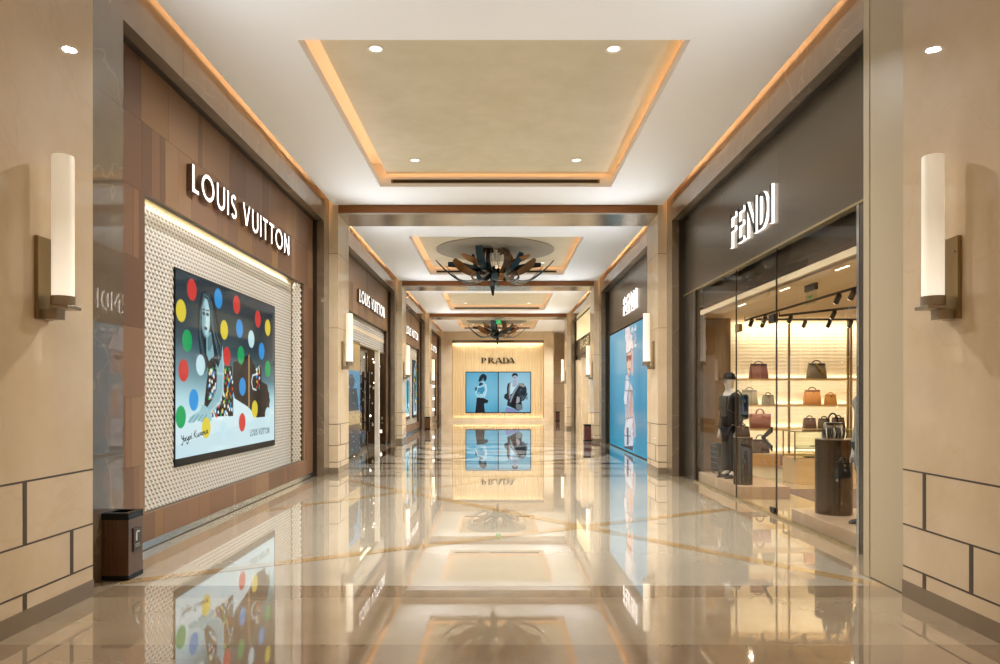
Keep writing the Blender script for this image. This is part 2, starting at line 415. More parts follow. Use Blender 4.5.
for y0 in (14.35, 24.2, 34.05):
    strip('floor_band', (0,y0), (0,y0+.32), 6.66, M['band'], .0012)
    strip('floor_band', (0,y0+1.45), (0,y0+1.77), 6.66, M['band'], .0012)
strip('floor_line', (-3.33,10.13), (.35,14.35), .16, M['tan'], .0014)
strip('floor_line', (3.33,6.14), (-3.1,13.95), .16, M['tan'], .0016)
strip('floor_line', (-3.33,6.24), (3.33,10.26), .16, M['tan'], .0018)
for yc in (20.5, 40.2):
    c = (0, yc)
    for s in (-1, 1):
        strip('floor_line', (s*3.22, yc-3.45), (s*3.22, yc+3.45), .3, M['ring'], .0014)
        strip('floor_line', (-3.22, yc+s*3.4), (3.22, yc+s*3.4), .3, M['ring'], .0016)
    arcstrip('floor_roundel', c, 0, 3.1, M['white_marble'], z=.0013)
    arcstrip('floor_ring', c, 2.8, 3.12, M['ring'], z=.002)
    arcstrip('floor_ring', c, .95, 1.2, M['ring'], z=.002)
    for k in range(8):       # curved petals between the rings
        t = 2*PI*k/8; pc = (c[0]+2.05*math.cos(t), c[1]+2.05*math.sin(t)); d = math.degrees(t)
        arcstrip('floor_petal', pc, .60, .95, M['ring'], d+20, d+190, 20, .0022)
    arcstrip('floor_roundel', c, 0, .42, M['tan'], z=.0022)
strip('floor_line', (-1.1,27.3), (1.4,33.9), .16, M['tan'], .0014)
strip('floor_line', (3.3,27), (-3.3,33), .16, M['tan'], .0016)

# pillars ------------------------------------------------------------
def pillar(s, y0, y1, z1=6.4):
    x0 = s*XH; x1 = s*4.3
    mb = MB().box((x0,y0,.135), (x1,y1,z1), 0)
    mb.box((x0-s*.006,y0-.006,0), (x1,y1+.006,.135), 1)
    # dark joints: three courses low down, taller slabs above
    for z in (.25,.593,1.04)+((3.05,4.6) if y0 > 6 else ()):
        t = .007 if z < 2 else .004
        mb.box((x0-s*.0015,y0-.0015,z-t), (x1,y1+.0015,z+t), 2)
    ln = y1-y0
    ya = y1-.29; yb = y1-.84
    if s < 0: ya, yb = yb, ya
    mb.box((x0-s*.002,ya-.022,.60), (x0+s*.05,ya+.022,1.033), 2)
    mb.box((x0-s*.002,yb-.022,.257), (x0+s*.05,yb+.022,.586), 2)
    mb.box((x0-s*.002,ya-.022,.135), (x0+s*.05,ya+.022,.243), 2)
    return struct(mb.build('pillar', [M['stone'], M['base'], M['joint']]))
for y0, y1 in PIL:
    for s in (-1, 1): pillar(s, y0, y1)

# beams between the pillars: nickel soffit, copper fascia --------------
for y0, y1 in PIL:
    mb = MB().box((-XH,y0,ZB), (XH,y1,ZB+.03), 0).box((-4.3,y0+.012,ZB+.03), (4.3,y1-.012,6.4), 1)
    struct(mb.build('beam', [M['beam'], M['copper']]))

# portals round the shopfronts ---------------------------------------
def portal(s, ya, yb, o0, o1, ztop=5.18):
    """stone frame from ya to yb with an opening o0..o1"""
    mb = MB(); x0, x1, x2 = s*XF, s*3.66, s*XS
    for a, b in ((ya, o0), (o1, yb)):
        mb.box((x0,a,0), (x1,b,6.4), 0); mb.box((x1,a,0), (x2+s*.1,b,6.4), 1)
    mb.box((x0,o0,ztop), (x1,o1,6.4), 0); mb.box((x1,o0,ztop), (x2+s*.1,o1,6.4), 1)
    # slim joints between the slabs of the frame
    for z in (1.1, 2.75, 4.35):
        for a, b in ((ya, o0), (o1, yb)): mb.box((x0-s*.001,a,z-.003), (x0,b,z+.003), 2)
    n = 6
    for k in range(1, n):
        y = o0+(o1-o0)*k/n; mb.box((x0-s*.001,y-.003,ztop), (x0,y+.003,6.3), 2)
    return struct(mb.build('trim_portal', [M['frame'], M['groove'], M['joint']]))
BAYS = [(5.84,14.8), (15.85,24.65), (25.7,34.5), (35.55,44.3)]
OPEN = [(6.67,14.36), (16.35,24.2), (26.2,34.05), (36.05,43.85)]
for k, ((a, b), (o0, o1)) in enumerate(zip(BAYS, OPEN)):
    portal(-1, a, b, o0, o1)
    if k < 3: portal(1, a, b, o0, o1)

# ceilings with a coffer in each bay ----------------------------------
XC = 3.43
for k, (a, b) in enumerate(BAYS):
    c0, c1 = 7.92+BAY*k, 13.5+BAY*k
    xl, xr = -2.235, 2.15
    zt = ZC+.12
    mb = MB()
    mb.box((-XC,a,ZC), (xl,b,zt)).box((xr,a,ZC), (XC,b,zt)).box((xl,a,ZC), (xr,c0,zt)).box((xl,c1,ZC), (xr,b,zt))
    o = struct(mb.build('ceiling', M['ceil']))
    # cavity: outer sides, lid, and the plaster raft that floats in it
    L, R, N, F = xl-.2, xr+.2, c0-.2, c1+.22
    cv = MB()
    cv.box((L-.03,N,zt), (L,F,6.12)).box((R,N,zt), (R+.03,F,6.12)).box((L-.03,N-.03,zt), (R+.03,N,6.12)).box((L-.03,F,zt), (R+.03,F+.03,6.12))
    cv.box((L-.03,N-.03,6.12), (R+.03,F+.03,6.16))
    struct(cv.build('ceiling_cavity', M['ceil']))
    mb = MB().box((xl+.13,c0-.1,5.84), (xr+.02,c1-.06,5.9), 0)
    struct(mb.build('ceiling_raft', M['raft']))
    # inner face at the far end with the air slot
    mb = MB().box((xl,c1+.002,zt), (xr,c1+.05,zt+.07), 0)
    struct(mb.build('ceiling_upstand', M['ceil']))
    LED = (1,.43,.13)
    yc = (c0+c1)/2; ln = c1-c0
    area('cove_strip', (L+.07,yc,zt+.05), (.7,0,1), .05, ln, 9, LED)
    area('cove_strip', (R-.07,yc,zt+.05), (-.9,0,.8), .05, ln, 9, LED)
    o = area('cove_strip', ((xl+xr)/2,F-.07,zt+.06), (0,-.6,1), 4.2, .05, 7, LED)
    # cove along both walls, washing the head of the portals
    ln = b-a-.8
    for s in (-1, 1):
        if k == 3 and s == 1: continue
        struct(MB().box((s*3.2,a,6.25), (s*3.6,b,6.3)).build('ceiling_cove', M['ceil']))
        struct(MB().box((s*3.17,a,zt), (s*3.20,b,6.3)).build('ceiling_cove', M['ceil']))
        area('cove_strip', (s*3.37,(a+b)/2,zt+.50), (s*.5,0,-1.), .05, ln, 75, (1,.52,.22))

# ================================================================== LIGHTS IN THE CEILING
WARM = (.97,.985,1)
AMBER = (1,.74,.46)
dn = thing('downlight', '', 'ceiling light')
MB().lathe([(.072,0),(.1,0),(.1,-.012),(.072,-.006)], cap=False, n=24).build('trim_ring', M['white_plain'], dn)
MB().lathe([(.072,-.001),(.0721,-.003)], n=24).build('lamp_face', M['lamp'], dn)
first = True
pos_word = {(0,0):'nearest the camera beside the brown panelled front', (1,0):'nearest the camera beside the smoked metal front', (0,1):'at the air slot end towards the brown front', (1,1):'at the air slot end towards the smoked metal front'}
bayname = ['first coffer', 'second coffer', 'third coffer', 'last coffer']
for k in range(4):
    for j in (0, 1):
        for i in (0, 1):
            x = (-1.48, 1.4)[i]; y = (8.59, 12.66)[j]+BAY*k
            d = dn if first else copy_tree(dn); first = False
            d.location = (x, y, 5.84)
            d['label'] = 'round white downlight in the %s, %s side, %s air slot' % (bayname[k], 'brown' if i == 0 else 'metal', 'away from' if j == 0 else 'beside')
            d['group'] = 'downlights in the coffers'
            disk('downlight_or_fill', (x, y, 5.825), 180, WARM)

for k in range(4):
    t = thing('air_vent', ['black linear air slot along the end of the largest coffer', 'black linear air slot behind the nearer chandelier', 'black linear air slot at the end of the third coffer', 'black linear air slot behind the far chandelier'][k], 'vent', (-.05, 13.5+BAY*k, ZC+.10), group='air slots in the coffers')
    MB().box((-1.95,-.012,-.024), (1.95,.0005,.024)).build('slot', M['groove'], t)
    fr = MB(); fr.box((-1.98,-.016,.024), (1.98,0,.034)).box((-1.98,-.016,-.034), (1.98,0,-.024)).box((-1.98,-.016,-.034), (-1.95,0,.034)).box((1.95,-.016,-.034), (1.98,0,.034))
    fr.build('frame', M['bronze'], t)

# ceiling disc above each chandelier
for yc in (20.5, 40.2):
    struct(MB().lathe([(1.68,5.84),(1.70,5.835),(1.70,5.82),(1.5,5.815)], (-.08,yc,0), 72).build('ceiling_disc', M['disc']))
# ceiling lamps of the stretch behind the camera
for y in (-3.4, -.6, 2.2):
    area('ceiling_lamp', (0,y,5.6), (0,0,-1), 2.4, 1.2, 36, AMBER)

# ================================================================== SHOPFRONTS, BROWN PANELLED SIDE
def brown_front(o0, o1, holes, name='wall_left_panels', s=-1):
    """planked panel wall at the shopfront plane; holes: (y0,y1,z0,z1)"""
    rows = [.09,.386,.91,1.63,2.35,3.07,3.79,4.53,5.2]
    mb = MB(); xo = s*XS; rnd = random.Random(int(o0*10))
    tones = ['#7b5a41','#694b37','#80603f','#71523c','#624734','#785942','#6d503a','#826449']
    for r in range(len(rows)-1):
        z0, z1 = rows[r], rows[r+1]; cuts = {round(o0,3), round(o1,3)}
        y = o0
        while y < o1:
            y += rnd.choice((.12,.2,.34,.62,.8)); cuts.add(round(min(y, o1),3))
        for h in holes:
            if h[2] < z1-.01 and h[3] > z0+.01: cuts |= {h[0], h[1]}
        zs = {z0, z1}
        for h in holes:
            for q in (h[2], h[3]):
                if z0 < q < z1: zs.add(q)
        cs = sorted(cuts); zs = sorted(zs)
        for ya, yb in zip(cs, cs[1:]):
            if yb-ya < .004: continue
            tone = lin(rnd.choice(tones))
            for za, zb in zip(zs, zs[1:]):
                ym, zm = (ya+yb)/2, (za+zb)/2
                if any(h[0] < ym < h[1] and h[2] < zm < h[3] for h in holes): continue
                mb.box((xo,ya+.0015,za+.0015 if za == z0 else za), (xo+s*.06,yb-.0015,zb-.0015 if zb == z1 else zb), 0, tone)
    w = struct(mb.build(name, [M['plank']]))
    # dark ground behind the plank joints
    bk = MB(); xb = xo+s*.03
    ys = sorted({o0, o1, *[q for h in holes for q in h[:2]]}); zs = sorted({0, 5.3, *[q for h in holes for q in h[2:]]})
    for ya, yb in zip(ys, ys[1:]):
        for za, zb in zip(zs, zs[1:]):
            if any(h[0] < (ya+yb)/2 < h[1] and h[2] < (za+zb)/2 < h[3] for h in holes): continue
            bk.box((xb,ya,za), (xo+s*.09,yb,zb))
    struct(bk.build(name+'_ground', M['groove']))
    sk = MB(); yy = sorted({o0, o1, *[q for h in holes if h[2] < .05 for q in h[:2]]})
    for ya, yb in zip(yy, yy[1:]):
        if any(h[2] < .05 and h[0] < (ya+yb)/2 < h[1] for h in holes): continue
        sk.box((xo-s*.004,ya,.012), (xo+s*.03,yb,.09))
    struct(sk.build('baseboard_left', M['steel']))
    return w

def weave(y0, y1, z0, z1, x, depth, dy=.11, dz=.055, s=-1, ret=True):
    """recess lined with overlapping pearl scales on a gold ground"""
    bk = MB().box((x,y0-.05,z0-.1), (x+s*.03,y1+.02,z1+.15))
    if ret: bk.box((s*XS+s*.06,y1,z0-.1), (x,y1+.03,z1+.15))
    bk.box((s*XS+s*.06,y0-.05,z1+.15), (x+s*.03,y1+.03,z1+.18)).box((s*XS+s*.06,y0-.05,z0-.13), (x+s*.03,y1+.03,z0-.1))
    bk.box((s*XS+s*.06,y0-.05,z0-.1), (x,y0-.02,z1+.15))
    struct(bk.build('wall_left_recess', M['weave_gold']))
    vs = []; fs = []; mi = []
    def scale(c, u, v, n):
        k = len(vs); c = Vector(c)
        a, b_, t, d = .5*dy, 1.*dz, .016, .003
        vs.extend([c+u*a+n*d, c+v*b_+n*d*.5, c-u*a+n*d, c-v*b_+n*t, c+n*(t*.8)])
        fs.extend([(k,k+1,k+4), (k+1,k+2,k+4), (k+2,k+3,k+4), (k+3,k,k+4)]); mi.extend([0]*4)
        # gilt chevron: gold dot plus painted shade under the scale's lip
        lo = c-v*b_+n*(t+.002)
        for sg in (-1, 1):
            k = len(vs); e = u*(sg*a*.4)+v*(b_*.4)-n*(t*.3)
            vs.extend([lo, lo+e, lo+e+v*(dz*.32), lo+v*(dz*.32)]); fs.append((k,k+1,k+2,k+3)); mi.append(1)
    nz = int((z1-z0+.12)/dz)
    for j in range(nz):
        z = z0-.06+j*dz; off = dy/2 if j % 2 else 0
        n = int((y1-y0)/dy)
        for i in range(n):
            scale((x,y0+dy/2+i*dy+off,z), Vector((0,1,0)), Vector((0,0,1)), Vector((-s,0,0)))
        if ret:
            for i in range(int(depth/dy*1.6)):
                xx = x-s*(dy*.35+i*dy*.62+(dy*.31 if j % 2 else 0))
                if abs(xx) > abs(s*XS)+.05: scale((xx,y1,z), Vector((.62*s,0,0)), Vector((0,0,1)), Vector((0,-1,0)))
    mb = MB().add(vs, fs); mb.mi = mi; o = mb.build('wall_left_scales', [M['weave'], M['gilt']], recalc=False)
    return struct(o)

# --- first bay: screen in the scale lined recess
HB = (7.53,13.7,.386,3.79)
brown_front(*OPEN[0], [HB])
weave(*HB[:2], HB[2], HB[3], -3.99, .25, .09, .053)
area('recess_strip', (-3.87,10.6,3.88), (-.25,0,-1), .05, 6.0, 17, (1,.95,.82))
area('recess_strip', (-3.87,10.6,.31), (-.2,0,1), .05, 6.0, 3, (1,.93,.76))
sign('shop_sign', 'LOUIS VUITTON', 'white lit sign of twelve capitals on the brown front with the polka dot screen', .33, 3.95, (-XS,8.53,4.10), (0,1,0), (1,0,0), .07, [M['sign'], M['sign_side']], w=.125, space=.22)
# --- second bay: entrance
HD = (16.6,23.9,0.,3.79)
brown_front(*OPEN[1], [HD])
sign('shop_sign', 'LOUIS VUITTON', 'white lit sign of twelve capitals above the open shop entrance', .34, 4.1, (-XS,18.85,4.13), (0,1,0), (1,0,0), .07, [M['sign'], M['sign_side']], w=.125, space=.22)
# --- third bay: two upright screens
HE = (26.6,33.8,.386,3.79)
brown_front(*OPEN[2], [HE])
weave(HE[0], HE[1], HE[2], HE[3], -3.86, .12, .16, .08, ret=False)
area('recess_strip', (-3.80,30.2,3.88), (-.1,0,-1), .04, 7.0, 36, (1,.95,.85))
sign('shop_sign', 'LOUIS VUITTON', 'white lit sign of twelve capitals above the two upright screens', .34, 4.1, (-XS,28.5,4.13), (0,1,0), (1,0,0), .07, [M['sign'], M['sign_side']], w=.125, space=.22)
# --- fourth bay: bright scale panel
HG = (36.4,43.0,.386,3.79)
brown_front(*OPEN[3], [HG])
weave(HG[0], HG[1], HG[2], HG[3], -3.86, .12, .2, .1, ret=False)
area('recess_strip', (-3.80,39.7,3.88), (-.1,0,-1), .04, 6.4, 46, (1,.95,.85))
sign('shop_sign', 'LOUIS VUITTON', 'white lit sign of twelve capitals on the brown front next to the end wall', .34, 4.1, (-XS,38.2,4.13), (0,1,0), (1,0,0), .07, [M['sign'], M['sign_side']], w=.125, space=.22)
for k, (y, z) in enumerate(((41.2,2.15),(41.2,1.45),(41.2,.8))):
    t = thing('globe_lamp', 'small glowing globe on the far bright panel, %s of three' % ('topmost','middle','lowest')[k], 'lamp', (-3.74,y,z), group='globes on the far panel')
    prof = [(.005,-.075)]+[(.075*math.cos(math.radians(a)), .075*math.sin(math.radians(a))) for a in range(-75,90,15)]+[(.005,.075)]
    MB().lathe(prof, n=16).build('globe', M['globe'], t, smooth=True)
    MB().tube([(-.1,0,0),(-.03,0,0)], .02).build('arm', M['bronze'], t)
# picture outlines, in fractions of each picture
dots = [('r',0.122,0.084),('y',0.041,0.215),('g',0.086,0.368),('b',0.347,0.082),('r',0.529,0.081),('y',0.403,0.262),('b',0.561,0.23),('r',0.776,0.131),('y',0.906,0.171),('w',0.695,0.281),('r',0.429,0.423),('g',0.576,0.402),('b',0.824,0.35),('g',0.906,0.472),('r',0.059,0.531),('w',0.192,0.493),('b',0.593,0.608),('y',0.737,0.76),('b',0.137,0.69),('g',0.039,0.779),('y',0.239,0.851),('w',0.4,0.88),('r',0.59,0.842),('w',0.906,0.811)]
hair = [(0.199,0.085),(0.227,0.063),(0.273,0.065),(0.304,0.094),(0.328,0.167),(0.352,0.238),(0.39,0.295),(0.382,0.352),(0.345,0.419),(0.328,0.491),(0.273,0.54),(0.227,0.512),(0.199,0.44),(0.179,0.368),(0.168,0.253),(0.177,0.149)]
face = [(0.207,0.131),(0.234,0.111),(0.261,0.131),(0.275,0.189),(0.271,0.251),(0.252,0.307),(0.23,0.328),(0.21,0.312),(0.196,0.263),(0.192,0.193)]
neck = [(0.239,0.316),(0.285,0.287),(0.313,0.337),(0.308,0.43),(0.261,0.464),(0.239,0.421)]
arm = [(0.313,0.298),(0.357,0.309),(0.382,0.376),(0.397,0.486),(0.392,0.63),(0.362,0.712),(0.28,0.761),(0.239,0.781),(0.23,0.751),(0.289,0.692),(0.328,0.623),(0.333,0.537),(0.318,0.445),(0.299,0.385)]
hand = [(0.09,0.808),(0.106,0.783),(0.141,0.768),(0.183,0.753),(0.205,0.715),(0.239,0.728),(0.266,0.755),(0.289,0.794),(0.28,0.818),(0.245,0.806),(0.212,0.822),(0.162,0.801),(0.135,0.817),(0.102,0.817)]
dress = [(0.261,0.495),(0.328,0.506),(0.382,0.487),(0.479,0.481),(0.493,0.629),(0.493,0.795),(0.261,0.79),(0.221,0.721),(0.239,0.601)]
legs = [(0.493,0.455),(0.544,0.44),(0.663,0.39),(0.743,0.465),(0.828,0.627),(0.928,0.645),(0.928,0.819),(0.711,0.798),(0.663,0.769),(0.515,0.696),(0.488,0.629)]
legs2 = [(0.669,0.522),(0.899,0.588),(0.936,0.703),(0.899,0.821),(0.76,0.819),(0.676,0.77)]
bag = [(0.743,0.479),(0.817,0.467),(0.828,0.655),(0.753,0.667)]
handle = [(0.753,0.518),(0.711,0.529),(0.698,0.574),(0.714,0.619),(0.753,0.627)]
cloth = [(0.006,0.805),(0.194,0.811),(0.501,0.806),(0.501,0.682),(0.663,0.745),(0.76,0.821),(1.001,0.835),(1.001,0.997),(0.006,0.981)]
gold = [(0.66,0.391),(0.676,0.389),(0.676,0.752),(0.66,0.751)]
sig = [[(0.032,0.905),(0.043,0.925),(0.055,0.905),(0.047,0.946),(0.037,0.956),(0.061,0.931),(0.07,0.921),(0.08,0.933),(0.09,0.921),(0.094,0.945),(0.086,0.954),(0.106,0.928),(0.118,0.921),(0.124,0.935)],[(0.141,0.904),(0.147,0.942)],[(0.135,0.914),(0.16,0.906),(0.164,0.918),(0.147,0.924),(0.173,0.939),(0.183,0.923),(0.194,0.936),(0.207,0.923),(0.216,0.934),(0.25,0.921)]]
word = [(0.682,0.914),(0.682,0.945),(0.936,0.909),(0.936,0.942)]
hat = [(0.376,0.0),(0.48,0.002),(0.487,0.051),(0.526,0.082),(0.538,0.135),(0.56,0.166),(0.549,0.197),(0.503,0.186),(0.472,0.206),(0.406,0.216),(0.389,0.18),(0.399,0.132),(0.373,0.089)]
lface = [(0.411,0.217),(0.503,0.205),(0.519,0.263),(0.515,0.309),(0.496,0.355),(0.472,0.391),(0.458,0.409),(0.429,0.369),(0.411,0.3)]
lhair = [(0.503,0.186),(0.542,0.201),(0.538,0.265),(0.544,0.358),(0.529,0.404),(0.505,0.374),(0.515,0.291)]
glass = [(0.409,0.231),(0.508,0.236),(0.51,0.271),(0.48,0.285),(0.458,0.261),(0.438,0.283),(0.411,0.271)]
lips = [(0.451,0.334),(0.48,0.333),(0.484,0.349),(0.456,0.35)]
jacket = [(0.389,0.386),(0.431,0.379),(0.46,0.41),(0.48,0.439),(0.538,0.488),(0.549,0.516),(0.381,0.514)]
sleeve = [(0.379,0.426),(0.458,0.43),(0.463,0.473),(0.436,0.559),(0.408,0.636),(0.365,0.626),(0.344,0.582),(0.365,0.515)]
body = [(0.365,0.425),(0.476,0.43),(0.534,0.496),(0.554,0.579),(0.549,0.662),(0.592,0.773),(0.599,0.864),(0.559,0.879),(0.549,0.953),(0.365,0.977),(0.356,0.872),(0.388,0.736),(0.37,0.637)]
skin_ = [(0.476,0.484),(0.516,0.516),(0.529,0.6),(0.534,0.694),(0.503,0.728),(0.471,0.644),(0.49,0.569)]
skirt = [(0.393,0.746),(0.542,0.72),(0.549,0.849),(0.547,0.943),(0.365,0.972),(0.359,0.85)]
belt = [(0.359,0.877),(0.503,0.865),(0.498,0.875),(0.359,0.888)]
strap = [(0.416,0.81),(0.455,0.807),(0.455,0.947),(0.416,0.953)]
shoe = [(0.353,0.973),(0.549,0.941),(0.542,0.981),(0.365,0.983)]
p_hair = [(0.378,0.235),(0.421,0.112),(0.485,0.047),(0.561,0.035),(0.651,0.092),(0.643,0.173),(0.607,0.224),(0.561,0.214),(0.541,0.143),(0.505,0.173),(0.464,0.231)]
p_neck = [(0.497,0.163),(0.541,0.149),(0.556,0.214),(0.485,0.235)]
p_blouse = [(0.464,0.231),(0.561,0.224),(0.625,0.316),(0.658,0.418),(0.625,0.561),(0.561,0.643),(0.344,0.633),(0.276,0.52),(0.281,0.378),(0.37,0.341),(0.408,0.265)]
p_dark = [(0.421,0.255),(0.536,0.259),(0.515,0.316),(0.446,0.341),(0.388,0.337)]
p_dark2 = [(0.281,0.378),(0.344,0.367),(0.337,0.439),(0.286,0.469)]
p_mid = [(0.37,0.398),(0.561,0.357),(0.587,0.439),(0.523,0.541),(0.408,0.561),(0.337,0.51)]
p_skirt = [(0.337,0.629),(0.536,0.639),(0.689,0.7),(0.684,0.765),(0.607,0.765),(0.561,0.796),(0.592,1.0),(0.286,1.0)]
q_hair = [(0.413,0.133),(0.418,0.061),(0.469,0.02),(0.554,0.02),(0.607,0.061),(0.597,0.112),(0.541,0.076),(0.459,0.092)]
q_face = [(0.439,0.092),(0.515,0.071),(0.597,0.108),(0.597,0.163),(0.554,0.235),(0.515,0.251),(0.459,0.184)]
q_neck = [(0.452,0.194),(0.554,0.224),(0.571,0.316),(0.515,0.367),(0.426,0.357)]
q_shirt = [(0.349,0.296),(0.439,0.255),(0.541,0.357),(0.439,0.52),(0.362,0.561),(0.332,0.418)]
q_jack = [(0.286,0.286),(0.388,0.245),(0.342,0.337),(0.367,0.561),(0.515,0.418),(0.643,0.265),(0.77,0.276),(0.872,0.378),(0.893,0.582),(0.796,0.704),(0.719,0.724),(0.758,0.908),(0.643,0.969),(0.515,0.918),(0.26,0.827),(0.286,0.704),(0.171,0.643),(0.184,0.561),(0.26,0.52),(0.26,0.398)]
q_lapel = [(0.342,0.265),(0.388,0.255),(0.357,0.418),(0.372,0.622),(0.327,0.684),(0.316,0.418)]
q_lapel2 = [(0.63,0.276),(0.673,0.286),(0.49,0.541),(0.388,0.745),(0.349,0.765),(0.388,0.602)]
q_fur = [(0.63,0.265),(0.732,0.271),(0.827,0.337),(0.796,0.378),(0.656,0.337)]
q_hand = [(0.579,0.602),(0.656,0.622),(0.668,0.724),(0.605,0.776),(0.546,0.765)]
q_cuff = [(0.541,0.786),(0.719,0.806),(0.758,0.898),(0.656,0.965),(0.554,0.908)]
q_blk = [(0.515,0.582),(0.592,0.5),(0.554,0.786),(0.49,0.908),(0.388,0.827),(0.401,0.684)]
q_jean = [(0.247,0.867),(0.541,0.929),(0.643,0.98),(0.63,1.01),(0.184,1.01)]
# ------------------------------------------------------------------ the polka dot screen
M['led_screen'] = attr_mat('lit_screen_picture', .9, .06, 0, .3)
M['led_wall'] = attr_mat('lit_wall_picture', .8, .2, 0, .25)
def screen(name, label, p, loc, udir, ndir, w, h, m, bez=(.03,.03,.03,.03), group=None, thick=.05):
    """lit picture w x h in a slim black body; loc = upper left corner of the picture as seen; bez = left, right, top, bottom"""
    t = thing(name, label, 'screen', loc, group=group)
    u = Vector(udir); n = Vector(ndir)
    def W(x, z, d): return u*x+Vector((0,0,z))+n*d
    mb = MB(); l, r, tp, bt = bez
    q = [W(-l,tp,-.002), W(w+r,tp,-.002), W(w+r,-h-bt,-.002), W(-l,-h-bt,-.002)]
    q2 = [x-n*thick for x in q]
    mb.add(q+q2, [(0,1,2,3),(7,6,5,4),(0,4,5,1),(1,5,6,2),(2,6,7,3),(3,7,4,0)])
    mb.build('bezel', M['screen_blk'], t)
    p.mesh('picture', lambda x, y: tuple(W(x*w,-y*h,.002)), m, t)
    return t

DOTC = {'r':'#d5382f','y':'#e6d238','g':'#0aa65a','b':'#1d95e0','w':'#c9ecf4'}
P = Paint(400, 250, '#203038')
P.vgrad([(0,'#1f2f36'),(.35,'#2a434c'),(.55,'#4d7a86'),(.68,'#a5d3dc'),(.8,'#d8f0f5'),(1,'#c9e8f0')])
P.put(np.clip((.5-P.X)/.5, 0, 1)*np.clip((P.Y-.3)/.35, 0, 1)*.45, '#cdeef5')
P.put(np.clip((P.X-.45)/.3, 0, 1)*np.clip((.62-P.Y)/.3, 0, 1)*.35, '#0f1a20')
P.poly(legs, '#0d1216'); P.poly(legs2, '#17110f')
P.poly(cloth, '#d6eff5'); 
P.poly([(0,.93),(1,.80),(1,1),(0,1)], '#c4e4ec', .6)
rnd = random.Random(4)
P.poly(hair, '#101a20')
P.poly(neck, '#83b4be'); P.poly([(.25,.33),(.285,.30),(.30,.35),(.27,.41),(.25,.40)], '#37565e', .5)
P.ell(.236,.215,.038,.115,'#a6d0d9',1,.25); P.ell(.214,.23,.018,.09,'#5b8994',.6,.9); P.ell(.246,.23,.018,.07,'#d3edf1',.8,.9)
for ex in (.218,.25):
    P.ell(ex,.196,.012,.010,'#26414a',.9,.5); P.line([(ex-.012,.175),(ex+.010,.172)], .004, '#1a2c33', .9, 1.6)
P.line([(.236,.19),(.231,.24),(.239,.247)], .003, '#5f8e98', .8, 1.6)
P.ell(.234,.279,.014,.010,'#35555e',.95,.4); P.line([(.222,.279),(.246,.279)], .0025, '#14242a', 1, 1.6)
P.poly(dress, '#0e1214')
for k in range(150):
    x = rnd.uniform(.25,.49); y = rnd.uniform(.5,.79)
    P.ell(x, y, .0065, .0115, rnd.choice(['#e4e9e4','#d5382f','#1aa35c','#2a8fd2','#e3c93a','#e8efec']))
P.poly(arm, '#8fbcc6'); P.line([arm[1],arm[2],arm[3],arm[4],arm[5],arm[6]], .012, '#c9e6ec', .7, 1.6)
P.line([arm[12],arm[11],arm[10],arm[9]], .008, '#46707a', .6, 1.6)
LK = [(.21,.075),(.175,.22),(.172,.34),(.19,.45),(.225,.54),(.25,.50),(.222,.40),(.20,.28),(.203,.17),(.225,.10)]
RK = [(.225,.07),(.262,.072),(.292,.11),(.315,.2),(.345,.27),(.385,.32),(.38,.42),(.345,.50),(.315,.46),(.295,.36),(.275,.27),(.272,.17),(.25,.11),(.225,.10)]
for q in (LK, RK): P.poly(q, '#14222a')
for q, k0 in ((LK, 12), (RK, 16)):
    n = len(q)//2
    for k in range(k0):
        f = rnd.uniform(.1,.9); pts = [(q[m][0]*(1-f)+q[-1-m][0]*f+rnd.uniform(-.004,.004), q[m][1]*(1-f)+q[-1-m][1]*f) for m in range(n)]
        P.line(pts, .003, ('#86b4bf','#22363f','#0c161b','#4d7580')[k % 4], .6, 1.6)
P.poly(hand, '#9ccad2')
for k in range(4): P.line([(.10+.035*k,.81),(.14+.035*k,.775)], .003, '#4a7680', .8, 1.6)
P.poly(bag, '#111414')
for k in range(26): P.ell(rnd.uniform(.755,.80), rnd.uniform(.46,.62), .006, .011, rnd.choice(['#d5382f','#1aa35c','#2a8fd2','#e3c93a','#eef2ee']))
P.line(handle, .008, '#cfe6ea', 1, 1.6)
P.poly(gold, '#b3884e')
for c, x, y in dots: P.ell(x, y, .037, .06, DOTC[c], .97)
SG = {'Y': [[(0,.9),(.12,.5),(.3,.45),(.42,.9)],[(.42,.9),(.36,.1),(.2,-.35),(.02,-.25)]], 'y': [[(0,.5),(.05,.15),(.2,.1),(.35,.5)],[(.35,.5),(.3,-.3),(.12,-.45),(.0,-.25)]],
 'a': [[(.35,.42),(.12,.46),(.0,.2),(.13,.03),(.33,.3),(.36,.45),(.36,.1),(.46,.05)]], 'o': [[(.2,.45),(.02,.3),(.1,.03),(.3,.12),(.3,.38),(.2,.45),(.42,.4)]], 'i': [[(0,.45),(.04,.05),(.16,.08)],[(.03,.66),(.05,.7)]],
 'K': [[(.08,1),(.0,0)],[(.45,.98),(.08,.45),(.5,0)]], 'u': [[(0,.45),(.03,.1),(.18,.05),(.33,.45),(.36,.06),(.44,.06)]], 's': [[(.25,.45),(.05,.35),(.22,.18),(.0,.03)]], 'm': [[(0,.03),(.03,.45),(.05,.3),(.18,.45),(.2,.05),(.22,.3),(.36,.44),(.4,.05),(.5,.05)]]}
gx = 0
for c in 'Yayoi Kusama':
    if c == ' ': gx += .3; continue
    for st in SG[c]:
        P.line([(.042+(gx+q[0])*.040, .915-.006*gx-q[1]*.040) for q in st], .0033, '#10181c', 1, 1.6)
    gx += max(q[0] for st in SG[c] for q in st)+.06
